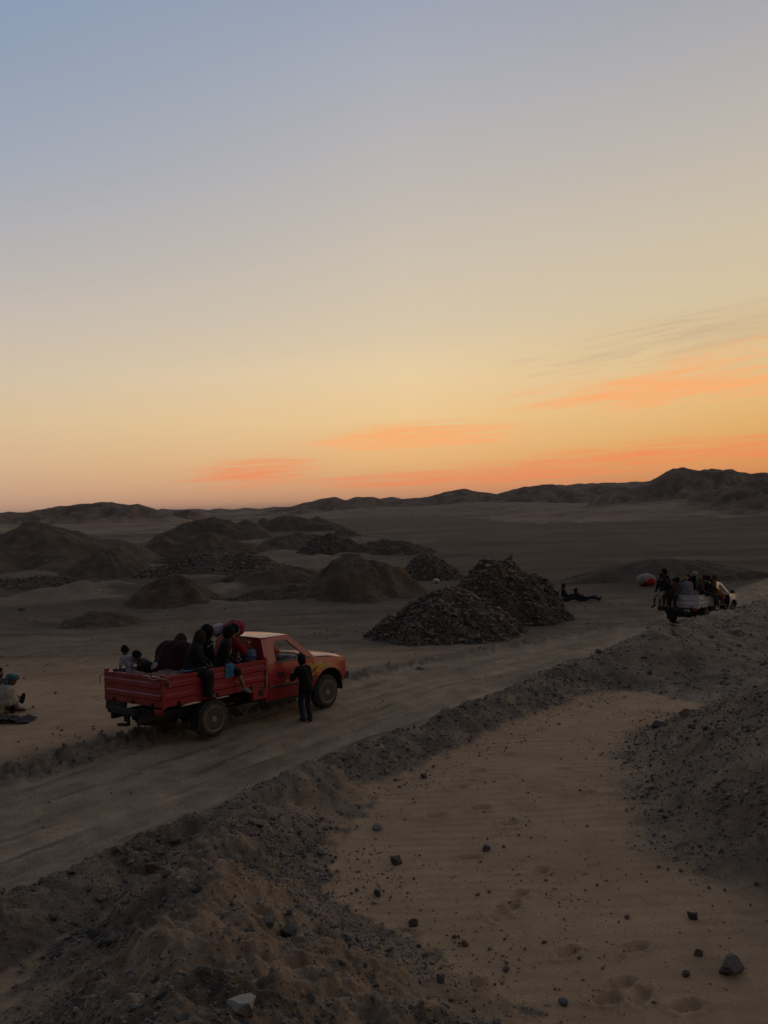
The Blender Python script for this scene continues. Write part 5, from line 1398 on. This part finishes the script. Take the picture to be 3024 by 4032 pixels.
# two resting by the rubble
person('person in blue shirt sitting propped by the rubble pile, knees bent', on_ground(9.35, 43.0, -8), 1.02,
       dict(pelvis=(0, 0, .11), lean=-14, head=(14, -10), feet=[(.70, .12, .07), (.82, -.10, .07)], hands=[(-.16, .28, .06), (.30, -.14, .24)], kpole=[(0, .2, 1), (0, -.2, 1)], toes=[(.7, .1, .6), (.7, -.1, .6)]),
       dict(top=('jacket', (.022, .026, .060)), bottom=((.018, .020, .026), .92), head=('turban', (.12, .035, .03)), shoes=(.04, .03, .03)), .019, 'people resting on the ground')
person('person in dark blue stretched out on the ground beyond the blue shirt', on_ground(10.40, 43.25, -6), 1.0,
       dict(pelvis=(0, 0, .11), lean=-62, head=(48, 0), feet=[(.82, .10, .07), (.80, -.10, .08)], hands=[(-.35, .24, .08), (.05, -.20, .22)], kpole=[(0, .2, 1), (0, -.2, 1)], toes=[(.4, .1, 1), (.4, -.1, 1)]),
       dict(top=('jacket', (.016, .018, .028)), bottom=((.020, .024, .050), .92), head='hair', shoes=(.05, .04, .035)), .019, 'people resting on the ground')

GW = 'people riding on the white pickup'
W = lambda label, x, y, z, fd, s, pose, wear, sk=0: person(label, at(WHITE_M, x, y, z, fd), s, pose, wear, .020, GW, sk)
W('person in black jacket and beige tunic on the white tailgate left corner, leg dangling', -1.10, .66, 1.30, 168, 1.0, sit_hang(lean=4, drop=.46, head=(0, -25), hands=[(.34, .14, .16), (.26, -.18, .12)]), dict(top=('jacket', (.014, .014, .016)), bottom=((.36, .31, .22), .25), head='hair', shoes=(.02, .02, .02)))
W('dark person sitting highest at the far rear side of the white truck', -.55, .70, 1.50, 150, .96, sit_knees(lean=6, head=(6, -20)), dict(top=('jacket', (.016, .015, .016)), bottom=(BLK, .9), head='afro'))
W('child in black vest on the white tailgate, legs hanging', -1.10, .34, 1.28, 172, .78, sit_hang(lean=6, drop=.48, hs=1.12), dict(top=('tee', (.016, .017, .018)), bottom=((.02, .02, .022), .95), head='hair'))
W('person in brown on the white tailgate beside the black vest child', -1.08, .08, 1.24, 176, .86, sit_hang(lean=10, drop=.50, head=(16, 0), hs=1.05), dict(top=('jacket', (.085, .060, .040)), bottom=((.020, .018, .016), .95), head='hair'))
W('person in grey robe with tan head wrap filling the white tailgate middle', -.82, -.36, 1.16, 60, 1.0, sit_floor(lean=10, head=(8, -30)), dict(top=('shawl', (.16, .165, .165)), head=('turban', (.30, .15, .075))), 1)
W('black-haired person sitting deep in the white bed behind the brown one', -.30, .34, 1.16, 30, .92, sit_floor(lean=2), dict(top=('jacket', (.05, .035, .03)), bottom=(BLK, .9), head='afro'))
W('person in dark red top in the white bed near the middle', -.42, .08, 1.10, 10, .86, sit_floor(lean=4), dict(top=('jacket', (.22, .035, .025)), bottom=(BLK, .9), head='hair'))
W('person wrapped in navy near the white cab, left side', .50, .20, 1.18, 0, 1.0, sit_floor(lean=2), dict(top=('jacket', NAVY), bottom=(BLK, .9), head=('scarf', (.014, .015, .022))))
W('person in pale shirt behind the grey robe in the white bed', .02, .02, 1.10, 5, .84, sit_floor(lean=4), dict(top=('tee', (.34, .33, .33)), bottom=(BLK, .9), head='hair'))
W('person in brown headscarf by the white truck side board', -.25, -.55, 1.16, -30, .94, sit_floor(lean=6), dict(top=('jacket', (.075, .05, .035)), bottom=(BLK, .9), head=('scarf', (.10, .062, .038))))
W('person in ochre with dark red turban behind the white cab', .62, -.45, 1.20, -20, .98, sit_floor(lean=4), dict(top=('jacket', (.20, .12, .04)), bottom=(BLK, .9), head=('turban', (.085, .016, .014))))
W('person in blue and white on the white truck side near the cab', 1.00, -.66, 1.16, -40, .90, sit_floor(lean=4), dict(top=('tee', (.10, .14, .24)), bottom=(BLK, .9), head=('scarf', (.30, .30, .31))))
W('dark person sitting on the white side board with legs outside', .10, -.74, 1.26, -62, .92, sit_hang(lean=6, drop=.44), dict(top=('jacket', (.020, .020, .022)), bottom=((.07, .06, .045), .9), head='hair'))
W('person in orange robe on the white side board, bare shin hanging', .78, -.76, 1.26, -55, .95, sit_hang(lean=6, drop=.46), dict(top=('long', (.26, .125, .045)), head=('scarf', (.10, .05, .03))), 1)
W('person in pale clothes and white turban sitting highest behind the white cab', 1.02, .08, 1.30, 20, 1.0, sit_floor(lean=6), dict(top=('jacket', (.22, .21, .185)), bottom=((.20, .19, .17), .95), head=('turban', (.36, .36, .34))), 1)
W('black-haired person squeezed between navy and ochre riders in the white bed', .30, -.12, 1.16, 0, .96, sit_floor(lean=3), dict(top=('jacket', (.022, .02, .02)), bottom=(BLK, .9), head='afro', bulk=.03))
W('person in maroon shawl in the white bed behind the tailgate riders', -.72, .52, 1.12, 40, .9, sit_floor(lean=8), dict(top=('shawl', (.05, .018, .02)), head=('scarf', (.045, .02, .02))))
W('boy in dark green on the white side board next to the orange robe', .46, -.72, 1.22, -50, .84, sit_hang(lean=8, drop=.46), dict(top=('jacket', (.02, .028, .024)), bottom=((.03, .028, .026), .9), head='hair', bulk=.02))
W('driver in dark clothes inside the doorless white cab', 1.78, -.34, .86, 0, .98, sit_hang(lean=-4, drop=.22, hands=[(.42, .10, .30), (.42, -.10, .28)]), dict(top=('jacket', (.02, .02, .022)), bottom=(BLK, .9), head=('turban', (.04, .035, .03))))

# ================================================================== cargo and litter
def lumpy(label, name, cat, M, size, colr, seed, fold=.02, cell=.02, tie=False, group=None, parts=None):
    a, b, c_ = size
    r = random.Random(seed)
    ps = [('e', (0, 0, c_ * .45), (a / 2, b / 2, c_ / 2), None, .05)]
    for i in range(4): ps.append(('e', (r.uniform(-.25, .25) * a, r.uniform(-.25, .25) * b, c_ * r.uniform(.3, .6)), (a * .28, b * .28, c_ * .36), None, .08))
    o = obj(name, sdf_mesh(ps, cell, (), fold, 14 / max(size), seed), cm(colr), M=M)
    tag(o, label, cat, group)
    return o

def cloth_sheet(label, name, cat, TM, x0, x1, y0, y1, z, colr, seed, amp=.05, hang=None):
    nx, ny = 30, 26
    X, Y = np.meshgrid(np.linspace(x0, x1, nx), np.linspace(y0, y1, ny), indexing='ij')
    Z = z + amp * fbm(X * 3.1, Y * 3.1, 4, seed) + amp * .6 * np.abs(perlin(X * 6, Y * 2.5, seed + 9))
    wx = .05 * fbm(X * 2, Y * 2, 2, seed + 3); wy = .05 * fbm(X * 2, Y * 2, 2, seed + 4)
    if hang is not None:                       # hang over the right-hand board below z
        over = np.maximum(0, hang - Y); Y = np.where(Y < hang, hang - .02 * np.sin(X * 20) - .015, Y); Z = Z - over * 1.0; wy = wy * (over == 0)
    V = np.stack([X + wx, Y + wy, Z], -1).reshape(-1, 3)
    i = np.arange(nx - 1)[:, None] * ny; j = np.arange(ny - 1)[None]
    F = np.stack([i + j, i + ny + j, i + ny + j + 1, i + j + 1], -1).reshape(-1, 4)
    n = len(V); V2 = V.copy(); V2[:, 2] -= .018; V2[:, 1] += .006
    F = np.concatenate([F, F[:, ::-1] + n])
    o = obj(name, new_mesh(name, np.concatenate([V, V2]), F), cm(colr), M=TM); tag(o, label, cat)
    return o
cloth_sheet('tan patterned blanket spread over the load at the red tailgate', 'blanket', 'blanket', RED_M, -1.16, -.30, -.80, .35, 1.27, (.20, .11, .075), 401, .07)
cloth_sheet('dark green blanket over the load at the far rear of the red bed', 'blanket', 'blanket', RED_M, -1.16, -.20, .20, .82, 1.25, (.045, .055, .050), 402, .08)
cloth_sheet('dark cloth covering the load along the middle of the red bed', 'blanket', 'blanket', RED_M, -.40, 1.22, -.76, .80, 1.08, (.03, .03, .035), 403, .05)
cloth_sheet('light blue cloth lying over the red side board', 'cloth', 'cloth', RED_M, -.62, -.20, -.90, -.60, 1.35, (.16, .24, .31), 404, .025)
cloth_sheet('bright blue cloth hanging over the red side board between two riders', 'cloth', 'cloth', RED_M, .22, .40, -1.16, -.70, 1.345, (.05, .19, .33), 405, .02, hang=-.925)
lumpy('small dark bag between the two small children in the red bed', 'bag', 'bag', at(RED_M, -.72, .28, 1.28, 0), (.30, .26, .20), (.02, .02, .02), 411)
lumpy('pale lilac cloth bundle beside the dark bag in the red bed', 'bundle', 'bundle', at(RED_M, -.60, .06, 1.28, 0), (.18, .14, .16), (.34, .30, .36), 412)
lumpy('pink and white bundle on the rear edge of the red cab roof', 'bundle', 'bundle', at(RED_M, 1.18, -.06, 1.74, 0), (.40, .44, .34), (.30, .035, .075), 413, .02)
lumpy('white cloth lump next to the pink bundle on the red cab roof', 'bundle', 'bundle', at(RED_M, 1.02, .22, 1.76, 0), (.28, .24, .24), (.42, .36, .36), 414, .02)
lumpy('red cloth heaped on the dashboard of the red truck', 'cloth', 'cloth', at(RED_M, 2.36, .22, 1.155, 20), (.26, .46, .26), (.34, .020, .016), 415, .03)
lumpy('grey sheepskin cover on the dashboard of the red truck', 'dash_cover', 'cover', at(RED_M, 2.50, -.18, 1.13, 0), (.26, .62, .07), (.26, .25, .23), 416, .02)
# blue barrel against the cab
bar = empty('water_barrel', at(RED_M, 1.10, -.58, 1.11, 0)); tag(bar, 'blue plastic water barrel strapped behind the red cab', 'barrel')
M_BLUE = plain_mat('blue plastic', (.020, .052, .12), .45)
bm = bmesh.new(); add_lathe(bm, [(0, .13), (.02, .15), (.10, .158), (.12, .165), (.14, .158), (.26, .158), (.28, .165), (.30, .158), (.37, .15), (.40, .12), (.405, .05)], 28, 'Z'); bm_obj('barrel_body', bm, M_BLUE, bar, True)
bm = bmesh.new(); add_lathe(bm, [(.40, .045), (.43, .045), (.435, .001)], 16, 'Z', (.04, 0, 0)); bm_obj('cap', bm, M_PLASTIC, bar, True)
def rope(label, pts, M, r=.009, colr=(.36, .33, .28)):
    bm = bmesh.new(); P = [Vector(p) for p in pts]; Q = []
    for i in range(len(P) - 1):
        p0, p1, p2, p3 = P[max(i - 1, 0)], P[i], P[i + 1], P[min(i + 2, len(P) - 1)]
        for k in range(6):
            t = k / 6; Q.append(.5 * (2 * p1 + (p2 - p0) * t + (2 * p0 - 5 * p1 + 4 * p2 - p3) * t * t + (3 * p1 - p0 - 3 * p2 + p3) * t ** 3))
    Q.append(P[-1]); add_tube(bm, Q, r, 6)
    o = bm_obj('rope', bm, cm(colr), None, True); o.matrix_world = M; tag(o, label, 'rope'); return o
rope('pale rope tied round the barrel and hanging down the red truck side', [(.90, -.80, 1.14), (1.05, -.80, 1.13), (1.24, -.885, 1.24), (1.245, -.93, 1.05), (1.25, -.925, .85), (1.25, -.915, .70)], RED_M)
rope('pale strap knotted at the red tailgate near corner', [(-1.22, -.55, 1.30), (-1.25, -.72, 1.27), (-1.24, -.90, 1.30), (-1.10, -.94, 1.25), (-1.06, -.94, 1.12)], RED_M, .014, (.26, .20, .16))
rope('thin cord dangling at the far corner of the red tailgate', [(-1.21, .84, 1.26), (-1.26, .93, 1.22), (-1.24, .95, 1.10), (-1.25, .97, 1.04)], RED_M, .007, (.16, .10, .08))
rope('wooden stick held slanting between the black-clothed riders', [(.30, -.30, 1.62), (.50, -.34, 1.76), (.74, -.40, 1.92)], RED_M, .010, (.30, .25, .18))
# sack on the ground by the far mound
sk = lumpy('big white sack with a red front on the ground left of the white truck', 'sack', 'sack', on_ground(15.9, 50.1, 20), (1.25, .75, .78), (.30, .275, .24), 421, .05, .03)
red_p = obj('red_front', sdf_mesh([('e', (.06, -.14, .28), (.42, .30, .27), None, .05), ('e', (-.16, -.12, .24), (.32, .28, .22), None, .08), ('e', (.30, -.06, .22), (.26, .28, .2), None, .08)], .03, (), .012, 14, 5), cm((.34, .022, .03)), sk)
# litter
def litter(label, x, y, size, colr, seed):
    o = lumpy(label, 'litter', 'litter', on_ground(x, y, seed * 37), size, colr, seed, .012, min(size) * .16 + .003); return o
litter('crumpled pale plastic scrap at the berm foot by the sand', -.22, 10.55, (.07, .05, .03), (.24, .21, .18), 431)
litter('small crumpled white scrap beyond the cone heap', 3.4, 55.5, (.5, .3, .3), (.55, .52, .48), 432)
litter('pale scrap on the upper right gravel bank', 12.1, 22.9, (.30, .16, .12), (.42, .40, .40), 433)
cloth_sheet('dark rags spread on the ground below the seated pair at the left edge', 'rags', 'rags', on_ground(-8.05, 17.35, 0), -.55, .45, -.22, .30, .05, (.055, .048, .044), 434, .07)
# bright plastic scrap behind the truck nose
litter('pale stone-like scrap on the ground beyond the red hood', .9, 22.9, (.24, .18, .07), (.24, .21, .17), 435)
def shrub(label, x, y, R, seed):
    r = random.Random(seed); P = empty('desert_shrub', on_ground(x, y, 0)); tag(P, label, 'shrub')
    bm = bmesh.new(); tips = []
    for i in range(16):
        a = r.uniform(0, 6.28); e_ = r.uniform(.25, 1.3); L_ = R * r.uniform(.6, 1.05)
        t = Vector((math.cos(a) * math.cos(e_), math.sin(a) * math.cos(e_), math.sin(e_) * .8)) * L_
        add_tube(bm, [(0, 0, 0), t * .5 + Vector((r.gauss(0, .05), r.gauss(0, .05), .06)) * R, t], [.03 * R, .02 * R, .008 * R], 5); tips.append(t)
    bm_obj('branches', bm, M_TWIG, P)
    V = []; F = []
    for t in tips:
        for k in range(40):
            c = np.array(t) * r.uniform(.45, 1.05) + np.array([r.gauss(0, .12), r.gauss(0, .12), r.gauss(0, .10)]) * R
            d1 = np.array([r.gauss(0, 1), r.gauss(0, 1), r.gauss(0, 1)]) * .035 * R; d2 = np.array([r.gauss(0, 1), r.gauss(0, 1), r.gauss(0, 1)]) * .035 * R
            n = len(V); V += [c - d1, c + d2, c + d1, c - d2]; F.append((n, n + 1, n + 2, n + 3))
    tag(obj('leaves', new_mesh('leaves', V, F, False), M_LEAF, P), kind='stuff')
M_TWIG = plain_mat('dry twig', (.07, .05, .035), .9); M_LEAF = plain_mat('grey green leaf', (.045, .05, .03), .8)
shrub('low dark desert shrub on the open plain before the left hills', -76.5, 205, 2.2, 501)
shrub('small dark shrub among the gravel at the lower right', 4.05, 8.55, .16, 502)
cloth_sheet('dark blue tarpaulin spread between the left heaps', 'tarpaulin', 'tarpaulin', on_ground(-21.5, 90.5, 0), -2.2, 2.2, -1.6, 1.6, .35, (.03, .034, .045), 503, .5)
sc.cycles.max_bounces = 5
sc.cycles.diffuse_bounces = 2
sc.cycles.glossy_bounces = 2
sc.cycles.caustics_reflective = False
sc.cycles.caustics_refractive = False
sc.cycles.transparent_max_bounces = 8

# thin evening air between here and the far hills
hz = bmesh.new(); bmesh.ops.create_cube(hz, size=1.0)
bmesh.ops.transform(hz, matrix=Matrix.Translation((0, 0, 20.0)) @ Matrix.Diagonal((19000, 19000, 48.0, 1)), verts=hz.verts[:])
hme = bpy.data.meshes.new('haze'); hz.to_mesh(hme); hz.free()
hm = bpy.data.materials.new('evening haze'); hm.use_nodes = True
hn = hm.node_tree.nodes; hn.remove(hn['Principled BSDF'])
pv = hn.new('ShaderNodeVolumePrincipled'); pv.inputs['Color'].default_value = (.86, .80, .76, 1); pv.inputs['Density'].default_value = HAZE
hm.node_tree.links.new(pv.outputs[0], hn['Material Output'].inputs['Volume'])
tag(obj('haze', hme, hm), kind='stuff')
sc.cycles.volume_bounces = 0
